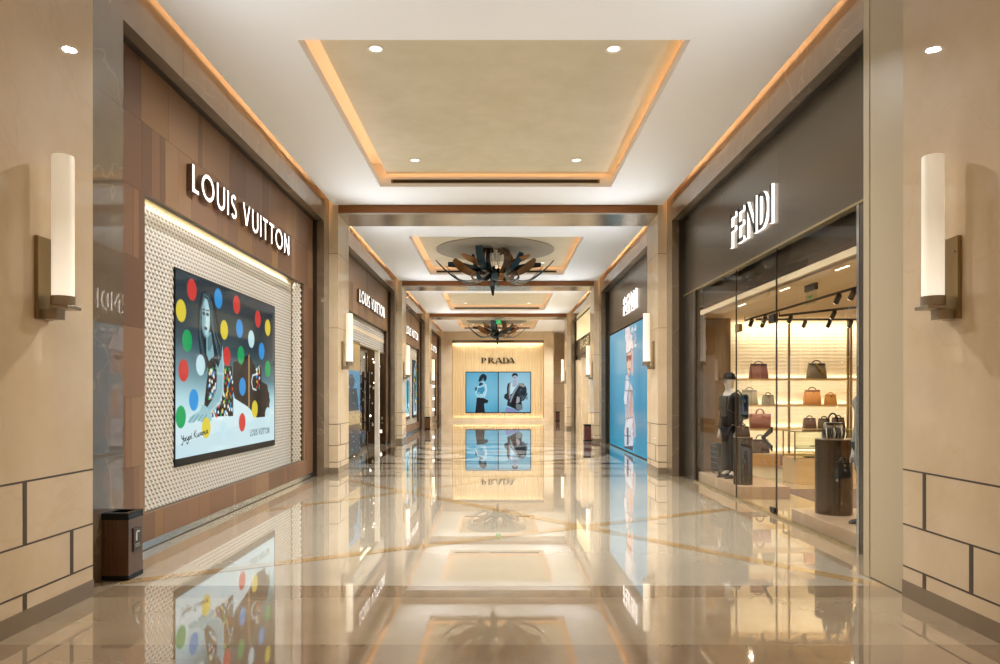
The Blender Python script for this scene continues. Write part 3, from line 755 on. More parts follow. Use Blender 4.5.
# the wordmark in the lower corner
x = word[0][0]; wx = (word[2][0]-.01-x)
adv = 0; tot = sum(GL[c][0]+.2 if c != ' ' else .42 for c in 'LOUIS VUITTON')-.2
for c in 'LOUIS VUITTON':
    if c == ' ': adv += .42; continue
    for pts, cl in GL[c][1]:
        q = [(x+(adv+px_)/tot*wx, word[1][1]-.003-pz*.042) for px_, pz in pts]
        if cl: q.append(q[0])
        P.line(q, .0034, '#1d2a30', 1, 1.6)
    adv += GL[c][0]+.2
screen('display_screen', 'large lit screen with coloured polka dots over a seated long-haired woman', P, (-3.962,8.72,3.205), (0,1,0), (1,0,0), 3.85, 2.345, M['led_screen'], (.012,.05,.02,.10), thick=.05)

# ------------------------------------------------------------------ upright screens of the third bay
def teal_pic(seed):
    r = random.Random(seed); p = Paint(60, 130, '#bfe0ea'); p.vgrad([(0,'#25424c'),(.5,'#6fb0bd'),(1,'#d5eef5')])
    p.poly([(.3,.25),(.6,.2),(.75,.4),(.7,.9),(.35,.95),(.25,.6)], '#12262c'); p.ell(.48,.2,.16,.09,'#a9d3da')
    for k in range(16): p.ell(r.random(), r.random(), .09, .035, DOTC[r.choice('rygbw')])
    return p
p = Paint(40, 90, '#bcd9ee'); p.vgrad([(0,'#d5e8f4'),(.5,'#9cc6e6'),(1,'#86b9de')]); p.poly([(.3,.35),(.55,.3),(.7,.55),(.6,.95),(.3,.95)], '#6f94b4')
screen('display_screen', 'pale blue lit screen at the pillar end of the third brown front', p, (-3.80,26.9,3.2), (0,1,0), (1,0,0), 1.9, 2.5, M['led_screen'])
screen('display_screen', 'upright dotted teal screen, the first of two on the third brown front', teal_pic(2), (-3.80,29.2,3.2), (0,1,0), (1,0,0), 1.3, 2.45, M['led_screen'], (.05,.12,.04,.12))
screen('display_screen', 'upright dotted teal screen, the second of two on the third brown front', teal_pic(5), (-3.80,31.9,3.2), (0,1,0), (1,0,0), 1.2, 2.45, M['led_screen'], (.05,.08,.04,.12))

# ------------------------------------------------------------------ the entrance bay on the brown side
struct(MB().box((-7.2,15.9,-.0), (-7.1,24.6,3.6)).build('wall_left', M['bronze_panel']))
struct(MB().box((-7.2,15.85,0), (-3.86,15.95,3.6)).box((-7.2,24.5,0), (-3.86,24.6,3.6)).build('wall_left', M['bronze_panel']))
struct(MB().box((-7.2,15.85,3.4), (-3.84,24.6,3.5)).build('ceiling_shop', M['shopceil']))
weave(HD[0], HD[1], 3.16, 3.79, -3.86, .12, .14, .07, ret=False)
area('recess_strip', (-3.80,20.2,3.88), (-.1,0,-1), .04, 7.0, 30, (1,.96,.86))
struct(MB().box((-3.93,22.62,0), (-3.80,22.82,3.1)).build('wall_left', M['weave']))
# dark boards with bright specks, painting the dim sparkling interior
mb = MB(); mb.box((-5.6,17.,0), (-5.55,24.3,3.3), 0)
struct(mb.build('wall_left', M['fdark']))
struct(MB().box((-5.55,24.42,0), (-3.86,24.5,3.4)).build('wall_left', M['bronze_dark']))
spk = MB(); rr = random.Random(11)
for k in range(520):
    y = rr.uniform(17.2,24.1); z = rr.uniform(.3,3.1); a = rr.choice((.02,.03,.045)); q = k % 14
    if k % 2: spk.box((-5.55,y-a,z-a), (-5.53,y+a,z+a), 1 if q == 0 else (2 if q < 5 else 0))
    else:
        x = rr.uniform(-5.45,-3.98); spk.box((x-a*.6,24.40,z-a), (x+a*.6,24.42,z+a), 1 if k % 26 == 0 else (2 if k % 5 == 2 else 0))
struct(spk.build('wall_left_sparkle', [M['groove'], M['led'], M['weave']]))
area('shop_lamp', (-4.7,20.3,3.36), (0,0,-1), 1.2, 6., 60, (1,.8,.55))
# the display window with a blue poster next to the pillar
t = thing('window_poster', 'cream and sky blue poster panel with a dark figure in the entrance window', 'poster', (-3.83,16.7,0))
p = Paint(90, 150, '#c8ab72')
p.vgrad([(0,'#c3a064'),(.26,'#c9a972'),(.262,'#4f9fcb'),(.62,'#5fb0d8'),(.622,'#d8c08e'),(.74,'#cbb07a'),(.742,'#2e2a2c'),(1,'#3a464e')])
p.ell(.62,.36,.14,.06,'#33404a'); p.poly([(.4,.42),(.85,.42),(.95,.62),(.3,.62)], '#2f3942')
for k in range(160): p.ell(rr.random(), rr.uniform(.3,.98), .014, .006, rr.choice(['#1c2226','#d9cfb0','#7a8a90']), .8)
p.mesh('picture', lambda x, y: (0, x*3.0, 3.08-y*2.98), attr_mat('glowing_printed_film', .55, .15), t)  # printed film made to glow by emission, not by a lamp
MB().box((-.06,0,.02), (-.004,3.0,3.1)).build('backing', M['groove'], t)
t = thing('shop_door', 'dark framed glass shop door standing open, with a tall black pull bar', 'door', (-3.98,20.0,0))
MB().box((-.02,.05,.05), (.0,1.55,2.95)).build('pane', M['glass'], t)
fr = MB(); fr.box((-.04,0,0), (.02,.07,3.0)).box((-.04,1.5,0), (.02,1.57,3.0)).box((-.04,0,0), (.02,1.57,.1)).box((-.04,0,2.93), (.02,1.57,3.0)); fr.build('frame', M['fdark'], t)
hb = MB(); hb.box((.05,1.33,.55), (.11,1.41,2.35)); hb.box((.0,1.35,.8), (.06,1.39,.86)).box((.0,1.35,2.1), (.06,1.39,2.16)); hb.build('handle', M['black_leather'], t, bevel=.008)

# ================================================================== SHOPFRONTS, METAL SIDE
def metal_front(o0, o1, z0, z1, seams, name='wall_right_panels', lip=True):
    mb = MB(); ys = [o0]+sorted(seams)+[o1]
    for a, b in zip(ys, ys[1:]): mb.box((XS,a+.003,z0), (XS+.06,b-.003,z1))
    mb.box((XS+.02,o0,z0+.02), (XS+.09,o1,z1), 1)
    o = struct(mb.build(name, [M['fmetal'], M['groove']]))
    if lip: struct(MB().box((XS-.012,o0,z0-.03), (XS+.09,o1,z0)).build('trim_lip', M['fedge']))
    return o
metal_front(6.67, 14.36, 3.66, 5.22, [9.46,11.76])
mb = MB().box((XS,13.6,0), (XS+.06,14.36,3.66), 0).box((XS-.004,13.585,0), (XS+.06,13.6,3.66), 1).box((XS+.01,13.50,0), (XS+.16,13.62,3.63), 2)
mb.box((XS,6.67,0), (XS+.06,7.36,3.66), 0).box((XS-.004,7.36,0), (XS+.08,7.41,3.66), 1)
struct(mb.build('wall_right_posts', [M['fmetal'], M['steel'], M['fdark']]))
def edge_sign(label, size, width, y0, z0):
    """letters with smoked faces and glowing edges; read from far to near"""
    t = sign('shop_sign', 'FENDI', label, size, width, (XS,y0,z0), (0,-1,0), (-1,0,0), .04, [M['sign_face'], M['sign_edge']], w=.125, squash=.82, space=.12)
    return t
edge_sign('five tall edge-lit capitals on the smoked metal header over the handbag shop window', .53, 1.72, 11.33, 3.985)
# tall cream cover panel between the foremost pillar and the metal front
cp = MB().box((3.36,5.846,.008), (3.66,6.41,5.6), 0).box((3.37,6.41,0), (3.66,6.425,5.6), 1).box((3.36,6.425,0), (3.66,6.53,5.6), 0)
struct(cp.build('wall_right_cover', [M['cream_panel'], M['joint']], bevel=.003))
# glass front of the handbag shop
def pane(name, y0, y1, z0, z1, parent=None, x=XS+.03):
    mb = MB().box((x,y0+.004,z0), (x+.015,y1-.004,z1)); return mb.build(name, M['glass'], parent)
struct(pane('window_1', 7.41, 9.64, .03, 3.66)); struct(pane('window_2', 11.27, 13.55, .03, 3.66)); struct(pane('window_3', 9.64, 11.27, 2.76, 3.66))
struct(MB().box((XS+.0,7.41,0), (XS+.09,13.6,.03)).build('trim_track', M['fedge']))
j = MB()
for y in (9.64, 11.27): j.box((XS+.028,y-.008,.03), (XS+.047,y+.008,3.66))
struct(j.build('trim_glass_joint', M['fdark']))
t = thing('glass_door', 'frameless glass door with a black arrow-shaped pull in the handbag shop front', 'door', (XS+.03,9.66,.04))
MB().box((0,.004,0), (.015,1.59,2.68)).build('pane', M['glass'], t)
MB().box((-.02,-.0,2.6), (.035,.2,2.72)).build('patch_fitting', M['black_leather'], t, bevel=.004)
MB().box((-.02,1.4,2.6), (.035,1.59,2.72)).build('patch_fitting', M['bronze'], t, bevel=.004)
MB().box((-.02,0,0), (.035,.16,.07)).build('patch_fitting', M['black_leather'], t, bevel=.004)
hp = [(.0,.34),(.11,.34),(.02+.33,.02),(.11,-.30),(0,-.30),(.26,.02)]
hp = [(.03,.19),(.03,.11),(.29,.02),(.03,-.07),(.03,-.15),(.42,.02)]
MB().prism(hp, .022, lambda a, z, d: (-.045+d, a, z+.99)).build('handle', M['black_leather'], t, bevel=.004)

# the shop behind it
X1 = 8.4
struct(MB().box((XS+.1,6.6,3.17), (X1,14.5,3.25)).build('ceiling_shop', M['shopceil']))
struct(MB().box((XS+.17,6.6,3.17), (XS+.22,13.6,3.7)).build('wall_right_reflection_board', M['fdark']))  # dark board standing in for the dark reflection in the upper glass
struct(MB().box((X1,6.5,0), (X1+.1,14.6,3.3)).box((XS+.12,6.45,0), (X1,6.55,3.3)).build('wall_right_shop', M['shopceil']))
struct(MB().box((XS+.09,6.6,.0), (X1,14.5,.006)).build('floor_shop', M['shopfloor']))
struct(MB().box((3.9,14.38,0), (X1,14.5,3.2)).build('wall_back_shop', M['shopceil']))
struct(MB().box((XS+.12,14.1,0), (4.62,14.38,3.17)).build('wall_back_bronze', M['bronze_panel']))
rg = MB().box((4.9,9.2,.006), (8.0,12.3,.02)); tag(rg.build('rug', M['rug']), 'plain brown rug on the pale floor inside the handbag shop', 'rug')

# lit shelf wall
SH = [(.50,.026),(.985,.03),(1.455,.03),(1.97,.03)]
t = thing('shelf_unit', 'lit brass-edged wall shelving with handbags at the rear of the shop', 'shelves', (4.62,14.34,0))
MB().box((0,-.03,.5), (3.7,.03,3.12)).build('back_panel', M['shelfwall'], t)
for z, th in SH: MB().box((0,-.42,z-th), (3.7,-.03,z)).build('shelf', M['shelf'], t)
for x in (1.10, 2.26, 2.32): MB().box((x-.018,-.40,.5), (x+.018,-.36,3.12)).build('upright', M['bronze'], t)
for k in range(4):
    d = MB().box((.02+k*.92,-.43,.26), (.92+k*.92,-.1,.47)).build('drawer', M['wood_lt'], t, bevel=.004)
MB().box((0,-.36,0), (3.7,0,.26)).build('base', M['white_base'], t)
for z in (.95, 1.42, 1.935, 3.08):
    area('shelf_strip', (6.4,13.97,z), (0,.9,-1), 3.4, .03, 15 if z < 3 else 30, (1,.9,.72))
for z in (.53, 1.01, 1.48, 2.0):
    area('shelf_strip', (6.4,14.28,z), (0,.35,1), 3.4, .02, 3, (1,.9,.72))
for x, y in ((4.5,7.6),(4.5,9.4),(4.5,11.2),(4.6,12.9),(6.2,8.4),(6.2,10.4),(6.2,12.4),(7.6,11.4)):
    spot('shop_spot', (x,y,3.1), 110, 150, .9, (1,.84,.62), .03)

# ------------------------------------------------------------------ handbags
def handbag(name, label, loc, w, h, d, m, hm=None, hh=.12, hw=.45, kind='satchel', rz=0, group='handbags on the lit shelves'):
    t = thing(name, label, 'handbag', (loc[0], loc[1], loc[2]+.002), rz, group)
    n = 10; mb = MB()
    tw = .86 if kind == 'satchel' else (1.08 if kind == 'tote' else .9)
    prof = [(w/2*.97,d/2*.9,0),(w/2,d/2,.02),(w/2*(1+tw)/2,d/2*.8,h*.5),(w/2*tw,d/2*.42,h*.93),(w/2*tw*.98,d/2*.3,h)]
    vs = []; k = 16
    for a, b, z in prof:
        for i in range(k):
            th = 2*PI*i/k; c, s = math.cos(th), math.sin(th); e = .35
            vs.append((a*abs(c)**e*(1 if c > 0 else -1), b*abs(s)**e*(1 if s > 0 else -1), z))
    fs = [(r*k+i, r*k+(i+1) % k, (r+1)*k+(i+1) % k, (r+1)*k+i) for r in range(len(prof)-1) for i in range(k)]+[tuple(range(k))[::-1], tuple(range((len(prof)-1)*k, len(prof)*k))]
    mb.add(vs, fs).build('body', m, t, smooth=True)
    hm = hm or M['black_leather']
    hb = w*hw/2
    for yy in ((-d*.12, d*.12) if kind == 'tote' else (0,)):
        pts = [(hb*math.cos(a), yy, h*.95+hh*math.sin(a)) for a in [PI*i/10 for i in range(11)]]
        MB().tube(pts, .011).build('handle', hm, t, smooth=True)
    if kind == 'satchel':
        MB().box((-w*.42,-d*.30,h*.88), (w*.42,-d*.22,h*.955)).build('top_bar', hm, t, bevel=.004)
        MB().lathe([(.016,-.008),(.016,.008)], (0,-d*.36,h*.8), 12, 'y').build('clasp', M['bronze'], t)
    return t
BR = {}
def leather(n, c): BR[n] = mat(n, c, .45, spec=.4, bump=(40, .15)); return BR[n]
leather('oxblood', '#7c4434'); leather('grey_leather', '#746a58'); leather('pale_grey', '#8c8069'); leather('tan_leather', '#b5783a'); leather('honey_leather', '#c08a44'); leather('brown_leather', '#6a3a2a'); leather('dark_brown_leather', '#3f2a1c'); leather('plum_brown', '#4d2e24'); leather('olive_brown', '#4a3a28')
def shelfx(u): return (u-498)*14.08/710
YB = 14.08
handbag('handbag', 'oxblood satchel with a small arched handle, alone at one end of the top shelf', (shelfx(758.5),YB,1.97), .37,.30,.16, BR['oxblood'], hh=.06)
b_ = handbag('handbag', 'grey satchel with a yellow and black scarf band on the top shelf', (shelfx(816.5),YB,1.97), .38,.31,.16, BR['grey_leather'], hh=.07)
MB().tube([(-.04,-.075,.29),(.0,-.09,.2),(.07,-.095,.12),(.1,-.09,.08)], [.015,.03,.03,.012]).build('scarf', mat('yellow_black_scarf', '#a5802a', .7, noise=(30, '#2a2018', 3, (1,1,1))), b_, smooth=True)
handbag('handbag', 'pale grey satchel on the second shelf, the larger of the grey pair', (shelfx(751),YB+.09,1.455), .33,.30,.12, BR['pale_grey'], BR['grey_leather'], hh=.06)
handbag('handbag', 'small pale grey bag in front of the larger grey satchel', (shelfx(765.5),YB-.13,1.455), .25,.20,.09, BR['pale_grey'], BR['grey_leather'], hh=.05)
handbag('handbag', 'tan satchel on the second shelf, the larger of the tan pair', (shelfx(813.5),YB+.06,1.455), .34,.30,.15, BR['tan_leather'], hh=.06)
handbag('handbag', 'small honey coloured bag beside the larger tan satchel', (shelfx(829),YB-.06,1.455), .24,.21,.11, BR['honey_leather'], BR['tan_leather'], hh=.04)
handbag('handbag', 'brown striped tote with two tall handles on the third shelf', (shelfx(760),YB,.985), .40,.29,.15, BR['brown_leather'], BR['brown_leather'], hh=.11, hw=.4, kind='tote')
handbag('handbag', 'plum brown bag nearest the upright in the dark row of three', (shelfx(809.5),YB,.985), .26,.21,.13, BR['plum_brown'], hh=.05)
handbag('handbag', 'olive brown bag in the middle of the dark row of three', (shelfx(824),YB,.985), .24,.20,.13, BR['olive_brown'], hh=.05)
handbag('handbag', 'very dark brown shelf bag half hidden behind the fringed bag', (shelfx(838),YB,.985), .26,.22,.13, BR['dark_brown_leather'], hh=.05)
handbag('handbag', 'dark brown bag on the bottom shelf above the oak drawers', (shelfx(760),YB,.50), .36,.27,.15, BR['dark_brown_leather'], hh=.1)

# ------------------------------------------------------------------ display plinths, columns, counter
tag(MB().box((3.80,11.22,.006), (4.62,13.45,.2)).build('display_plinth', M['plinth'], bevel=.006), 'low rose-beige plinth under the black-clad mannequin', 'plinth')
tag(MB().box((3.80,7.46,.006), (4.75,9.20,.18)).build('display_plinth', M['plinth'], bevel=.006), 'low rose-beige plinth under the wide pewter column', 'plinth')
def column(label, loc, r, h):
    t = thing('display_column', label, 'display column', loc)
    MB().lathe([(r,0),(r,h-.012)], n=48).build('body', M['ped'], t, smooth=True)
    MB().lathe([(r*1.0,h-.012),(r*1.0,h)], n=48).build('top', M['bronze_lt'], t, smooth=True)
column('slim pewter column carrying a small brown bag, in front of the mannequin', (3.985,11.55,.2), .15, .77)
column('wide pewter column carrying the black and white fringed bag', (4.17,8.82,.18), .215, .93)
handbag('handbag', 'small dark brown bag on top of the slim pewter column', (3.975,11.55,.97), .23,.17,.12, BR['dark_brown_leather'], BR['dark_brown_leather'], hh=.05, group=None)
b_ = handbag('handbag', 'black bag with white patches and fringe on top of the wide pewter column', (4.16,8.82,1.11), .25,.20,.15, mat('black_white_patch', '#141212', .5, noise=(6, '#b9ae9c', 0, (1,1,1))), hh=.12, hw=.5, group=None)
rr = random.Random(3)
for k in range(14):
    x = -.12+.24*k/13; MB().tube([(x,-.08,.13),(x+rr.uniform(-.01,.01),-.10,.07),(x+rr.uniform(-.015,.015),-.095,.005)], .006, 5).build('fringe', M['black_leather'] if k % 5 else M['white_plain'], b_)

M['counter'] = mat('pale_oak_counter', '#c9ad7e', .4, noise=(3., '#bda070', 4, (.4,8,8)))
t = thing('showcase_counter', 'glass topped display counter with ivory base before the shelves', 'counter', (5.45,13.05,0))
bx = MB(); bx.box((0,0,.006), (1.75,.55,.47)); bx.build('base', M['counter'], t, bevel=.005)
MB().box((.0,0,.47), (1.75,.55,.485)).build('deck', M['wood_lt'], t)
MB().box((.02,.02,.68), (1.73,.53,.69)).build('glass_shelf', M['case_glass'], t)
MB().box((-.01,-.01,.965), (1.76,.56,.985)).build('glass_top', M['case_glass'], t)
MB().box((.0,.0,.485), (1.75,.008,.965)).build('glass_front', M['case_glass'], t)
po = MB()
for x in (.0, 1.73):
    for y in (0, .53): po.box((x,y,.44), (x+.02,y+.02,.985))
po.box((0,0,.965), (1.75,.02,.985)).box((0,.53,.965), (1.75,.55,.985)).box((0,0,.965), (.02,.55,.985)).box((1.73,0,.965), (1.75,.55,.985)).box((0,0,.66), (1.75,.015,.68))
po.build('frame', M['bronze'], t)
for k, (x, z, m) in enumerate(((.35,.487,'dark_brown_leather'),(.75,.487,'olive_brown'),(.45,.692,'pale_grey'),(.85,.692,'grey_leather'))):
    tt = thing('wallet', ['dark brown wallet flat on the lower deck of the glass counter','olive brown wallet flat on the lower deck of the glass counter','pale grey wallet on the glass shelf of the counter','mid grey wallet on the glass shelf of the counter'][k], 'wallet', (5.45+x,13.2,z), .3*k, 'wallets in the counter')
    MB().box((-.1,-.055,0), (.1,.055,.022)).build('body', BR[m], tt, bevel=.006); MB().box((-.1,-.06,.016), (.1,-.0,.027)).build('flap', BR[m], tt, bevel=.004)

# ------------------------------------------------------------------ mannequins
def skin(name, verts, edges, radii, m, parent, lv=2):
    me = bpy.data.meshes.new(name); me.from_pydata(verts, edges, []); me.materials.append(m)
    o = bpy.data.objects.new(name, me); C.objects.link(o); o.parent = parent
    sk = o.modifiers.new('Skin', 'SKIN'); sk.use_smooth_shade = True
    sv = me.skin_vertices[0].data if me.skin_vertices else None
    for i, r in enumerate(radii):
        sv[i].radius = r if isinstance(r, tuple) else (r, r)
    sv[0].use_root = True
    ss = o.modifiers.new('Sub', 'SUBSURF'); ss.levels = lv; ss.render_levels = lv
    return o
def mannequin(label, loc, rz, coat, cap=True, pack=True, longcoat=False):
    """faces local -x; 1.83 m"""
    t = thing('mannequin', label, 'mannequin', loc, rz)
    V = [(0,0,.95),(0,0,1.12),(-.01,0,1.32),(0,0,1.46),(-.02,0,1.55),(-.04,0,1.64),(-.03,0,1.74),(-.02,0,1.81)]; E_ = [(i,i+1) for i in range(7)]; R = [(.13,.15),(.12,.14),(.125,.16),(.08,.12),.055,(.105,.085),(.115,.095),(.085,.07)]
    for s in (-1, 1):
        k = len(V)
        V += [(0,s*.18,1.42),(.03,s*.23,1.14),(-.03,s*.24,.9),(-.04,s*.24,.80),(-.05,s*.235,.73)]; R += [.055,.045,.036,.028,.018]
        E_ += [(3,k),(k,k+1),(k+1,k+2),(k+2,k+3),(k+3,k+4)]
        for j in range(4):
            f = len(V); V += [(-.035-.018*j,s*.245,.745),(-.035-.02*j,s*.24,.68)]; R += [.010,.008]; E_ += [(k+3,f),(f,f+1)]
        f = len(V); V += [(-.075,s*.215,.78),(-.09,s*.20,.73)]; R += [.012,.009]; E_ += [(k+3,f),(f,f+1)]
        k = len(V); V += [(0,s*.09,.88),(-.01,s*.10,.5),(.01,s*.10,.1),(-.1,s*.105,.05)]; R += [.09,.058,.04,.035]
        E_ += [(0,k),(k,k+1),(k+1,k+2),(k+2,k+3)]
    body = skin('body', V, E_, R, M['mann'], t)
    MB().tube([(-.105,0,1.69),(-.135,0,1.665),(-.10,0,1.655)], [.008,.016,.01]).build('nose', M['mann'], t, smooth=True)
    # jacket
    V = [(0,0,.82 if not longcoat else .5),(0,0,1.1),(-.01,0,1.32),(0,0,1.45),(-.01,0,1.51)]; E_ = [(i,i+1) for i in range(4)]
    R = [(.16,.21),(.15,.19),(.15,.2),(.11,.16),.075]
    if longcoat: R[0] = (.2,.25)
    for s in (-1, 1):
        k = len(V); V += [(0,s*.19,1.41),(.03,s*.245,1.14),(-.03,s*.25,.86)]; R += [.075,.066,.056]; E_ += [(3,k),(k,k+1),(k+1,k+2)]
    skin('jacket', V, E_, R, coat, t)
    V = [(0,0,.9)]; R = [(.13,.16)]; E_ = []
    for s in (-1, 1):
        k = len(V); V += [(0,s*.095,.82),(-.01,s*.105,.5),(.01,s*.105,.1)]; R += [.1,.085,.075]; E_ += [(0,k),(k,k+1),(k+1,k+2)]
    skin('trousers', V, E_, R, M['black'], t)
    for s in (-1, 1):
        pr = []
        mb = MB(); vs = []; k = 12
        for x, w_, h_ in ((.07,.035,.06),(.05,.045,.09),(-.02,.045,.09),(-.1,.05,.06),(-.17,.045,.045),(-.2,.02,.03)):
            for i in range(k):
                a = 2*PI*i/k; vs.append((x, s*.105+w_*math.cos(a), max(.0, h_/2+h_/2*math.sin(a)*1.02)))
        fs = [(r*k+i, r*k+(i+1) % k, (r+1)*k+(i+1) % k, (r+1)*k+i) for r in range(5) for i in range(k)]+[tuple(range(k)), tuple(range(5*k, 6*k))]
        mb.add(vs, fs).build('shoe', M['black_leather'], t, smooth=True)
    if cap:
        mb = MB(); mb.lathe([(.104,1.72),(.106,1.755),(.095,1.81),(.06,1.845),(.01,1.855)], (-.03,0,0), 20)
        mb.prism([(-.12,-.075),(-.21,-.05),(-.225,0),(-.21,.05),(-.12,.075)], .014, lambda a, b, d: (a, b, 1.724+d))
        mb.build('cap', M['black'], t, smooth=True)
    if pack:
        pk = MB(); pk.box((.15,-.15,1.02), (.28,.15,1.46)); pk.build('backpack', M['black'], t, bevel=.04, seg=3)
        for s in (-1, 1): MB().tube([(.17,s*.1,1.44),(.06,s*.13,1.53),(-.12,s*.12,1.42),(-.15,s*.13,1.2),(.08,s*.19,1.06)], .016, 6).build('strap', M['black_leather'], t, smooth=True)
    return t
mannequin('grey-white mannequin in black cap, jacket and trousers with a backpack', (4.08,12.45,.2), math.radians(18), M['black'])
m2 = mannequin('mannequin in a long grey coat, mostly hidden behind the steel window post', (4.22,8.02,.18), math.radians(8), mat('grey_wool_coat', '#77746a', .8), cap=False, pack=False, longcoat=True)
handbag('handbag', 'small black bag hanging from the grey-coated mannequin\'s hand beside the wide column', (3.93,8.10,.70), .20,.18,.09, M['black_leather'], hh=.06, group=None, rz=.4)
t = thing('suitcase', 'black ribbed suitcase standing beside the mannequin\'s legs on the low plinth', 'suitcase', (4.1,13.05,.2))
MB().box((-.13,-.22,.05), (.13,.22,.56)).build('shell', M['black'], t, bevel=.03, seg=3)
rb = MB()
for k in range(5): rb.box((-.138,-.2,.1+.1*k), (.138,.2,.115+.1*k))
rb.build('ribs', M['black_leather'], t)
for x in (-.09,.09):
    for y in (-.17,.17): MB().lathe([(.025,-.012),(.025,.012)], (x,y,.025), 12, 'x').build('wheel', M['black_leather'], t)

# track lights in the shop ceiling
def track(label, a, b, heads):
    t = thing('track_light', label, 'track light', a)
    a = Vector(a); b = Vector(b); d = b-a
    MB().tube([(0,0,0), d], .02, 4).build('rail', M['track'], t)
    st = MB(); st.tube([(0,0,0),(0,0,3.17-a.z)], .008, 6).tube([d, d+Vector((0,0,3.17-b.z))], .008, 6); st.build('hanger', M['track'], t)
    for f in heads:
        p = d*f; h = MB().tube([p, p+Vector((0,.0,-.05)), p+Vector((.0,.09,-.13))], [.03,.04,.04], 10).build('lamp_head', M['track'], t)
        MB().tube([p+Vector((0,.085,-.125)), p+Vector((0,.095,-.14))], .034, 10).build('lamp_face', M['led'], h)
    return t
track('long black track rail with spot heads nearest the shop glass', (4.84,8.6,3.1), (4.80,13.8,3.1), (.12,.2,.28,.8,.93))
track('black track rail set slantwise in the shop ceiling', (6.4,10.9,3.1), (5.15,13.0,3.1), (.3,.55,.9))
track('black track rail running along the top of the lit shelves', (4.95,13.62,3.1), (7.9,13.62,3.1), (.05,.32,.48,.62,.75))
for k, y in enumerate((8.5,10.2,12.0)):
    t = thing('slot_downlight', ['row of small slot lights in the shop ceiling above the wide column','row of small slot lights in the shop ceiling above the glass door','row of small slot lights in the shop ceiling above the mannequin'][k], 'ceiling light', (4.12,y,3.17), group='slot lights in the shop ceiling')
    for q in (-1, 0, 1): MB().box((-.014,q*.12-.03,-.004), (.014,q*.12+.03,0)).build('lamp', M['led'], t)
t = thing('exit_sign', 'small dark box with green running-man face under the handbag shop ceiling', 'exit sign', (4.3,9.75,2.96))
MB().box((-.02,-.17,.12), (.02,.17,.21)).build('housing', M['track'], t); MB().box((-.008,-.16,-.06), (.008,.16,.12)).build('face', M['case_glass'], t)
MB().tube([(-.012,.06,.05),(-.012,.0,.02),(-.012,-.05,.06)], .009, 6).build('pictogram', mat('faint_green_print', '#3f8a5c', .4, emit='#3f9a62', es=.2), t)

# ------------------------------------------------------------------ second bay: the blue lit wall
metal_front(16.35, 24.2, 3.66, 5.22, [19.0,21.6], lip=False)
struct(MB().box((XS,23.78,0), (XS+.06,24.2,3.66), 0).box((XS-.004,23.76,0), (XS+.05,23.78,3.66), 1).build('wall_right_posts', [M['fmetal'], M['steel']]))
struct(MB().box((XS+.1,16.1,0), (XS+.2,24.4,5.2)).build('wall_right_shop', M['fdark']))
edge_sign('five tall edge-lit capitals on the smoked metal header above the blue lit wall', .53, 2.0, 21.1, 4.0)
P = Paint(200, 200, '#2f9ccc')
P.vgrad([(0,'#78b9d4'),(.4,'#4a9fc2'),(.8,'#1f8db4'),(1,'#0d95b8')])
P.put(np.clip((.35-np.abs(P.X-.47))/.35, 0, 1)*.25, '#9ed2ea')
P.put(np.clip((.12-np.abs(P.X-.66))/.12, 0, 1)*.3, '#136a94')
P.poly(lhair, '#e6bcc0'); P.poly(hat, '#f4ecee')
for k in range(60):
    i = random.Random(k); x = i.uniform(.40,.60); y = i.uniform(.03,.18)
    P.ell(x, y, .018, .012, i.choice(['#f9f3f4','#e9c9cf','#ffffff','#d9c4cc']), .7)
P.poly(hat, '#f6eff0', .55); P.poly(lface, '#e8bfa8'); P.poly(glass, '#a5442c'); P.poly(lips, '#c2303a')
P.poly(body, '#b9b4bd'); P.poly(jacket, '#d5d6e0'); P.poly(sleeve, '#e9eaf2'); P.poly(skin_, '#d9a48e'); P.poly(skirt, '#dcdfe9')
rr = random.Random(8)
for k in range(46):
    x = rr.uniform(.38,.57); y = rr.uniform(.36,.92); P.line([(x,y),(x+rr.uniform(-.03,.03),y+rr.uniform(.03,.07))], .004, rr.choice(['#8f8e9c','#f7f8fc','#6e6c7a','#c9ccd8']), .7)
P.poly(belt, '#6a6874', .8); P.poly(strap, '#4a4852', .8); P.poly(shoe, '#3a3a48')
for q in (hat, jacket, sleeve, skirt, lface):
    P.line(q+q[:1], .0035, '#4d4a58', .75)
P.poly(glass, '#8c2f22')
screen('led_wall', 'huge sky blue lit wall showing a woman in silver and white hat', P, (XS+.01,23.74,3.62), (0,-1,0), (-1,0,0), 7.36, 3.59, M['led_wall'], (.01,.01,.01,.02))

# ------------------------------------------------------------------ third bay: stone-framed jeweller's entrance
mb = MB().box((XS,26.2,3.5), (XS+.08,34.05,4.22), 0); struct(mb.build('wall_right_panels', M['fdark']))
M['lit_fabric'] = mat('lit_cream_panel', '#e8d6a4', .5, emit='#f6e3b4', es=.55, noise=(1.5, '#d9c48e', 3, (1,6,.4)))
t = thing('light_panel', 'glowing cream panel above the jeweller entrance beyond the blue lit wall', 'light panel', (XS+.02,26.3,4.24))
MB().box((0,0,0), (.04,7.7,.94)).build('panel', M['lit_fabric'], t); MB().box((-.012,0,-.02), (.05,7.7,.0)).build('ledge', M['fedge'], t)
sign('shop_sign', 'BVLGARI', 'gilt seven-letter sign on the dark band over the jeweller entrance', .36, 2.9, (XS,31.7,3.72), (0,-1,0), (-1,0,0), .05, [M['sign_gold'], M['bronze']], w=.11, space=.3)
mb = MB()
for y0, y1 in ((33.0,34.05),(31.3,31.9),(26.2,27.4),(28.6,29.2)): mb.box((XS-.02,y0,0), (XS+.5,y1,3.3), 0)
mb.box((XS+.05,26.2,3.3), (XS+.5,34.05,3.5), 1)
struct(mb.build('wall_right_piers', [M['stone'], M['groove']]))
struct(MB().box((XS+.8,26.2,0), (XS+.9,34.05,3.5)).build('wall_right_shop', M['bronze_panel']))
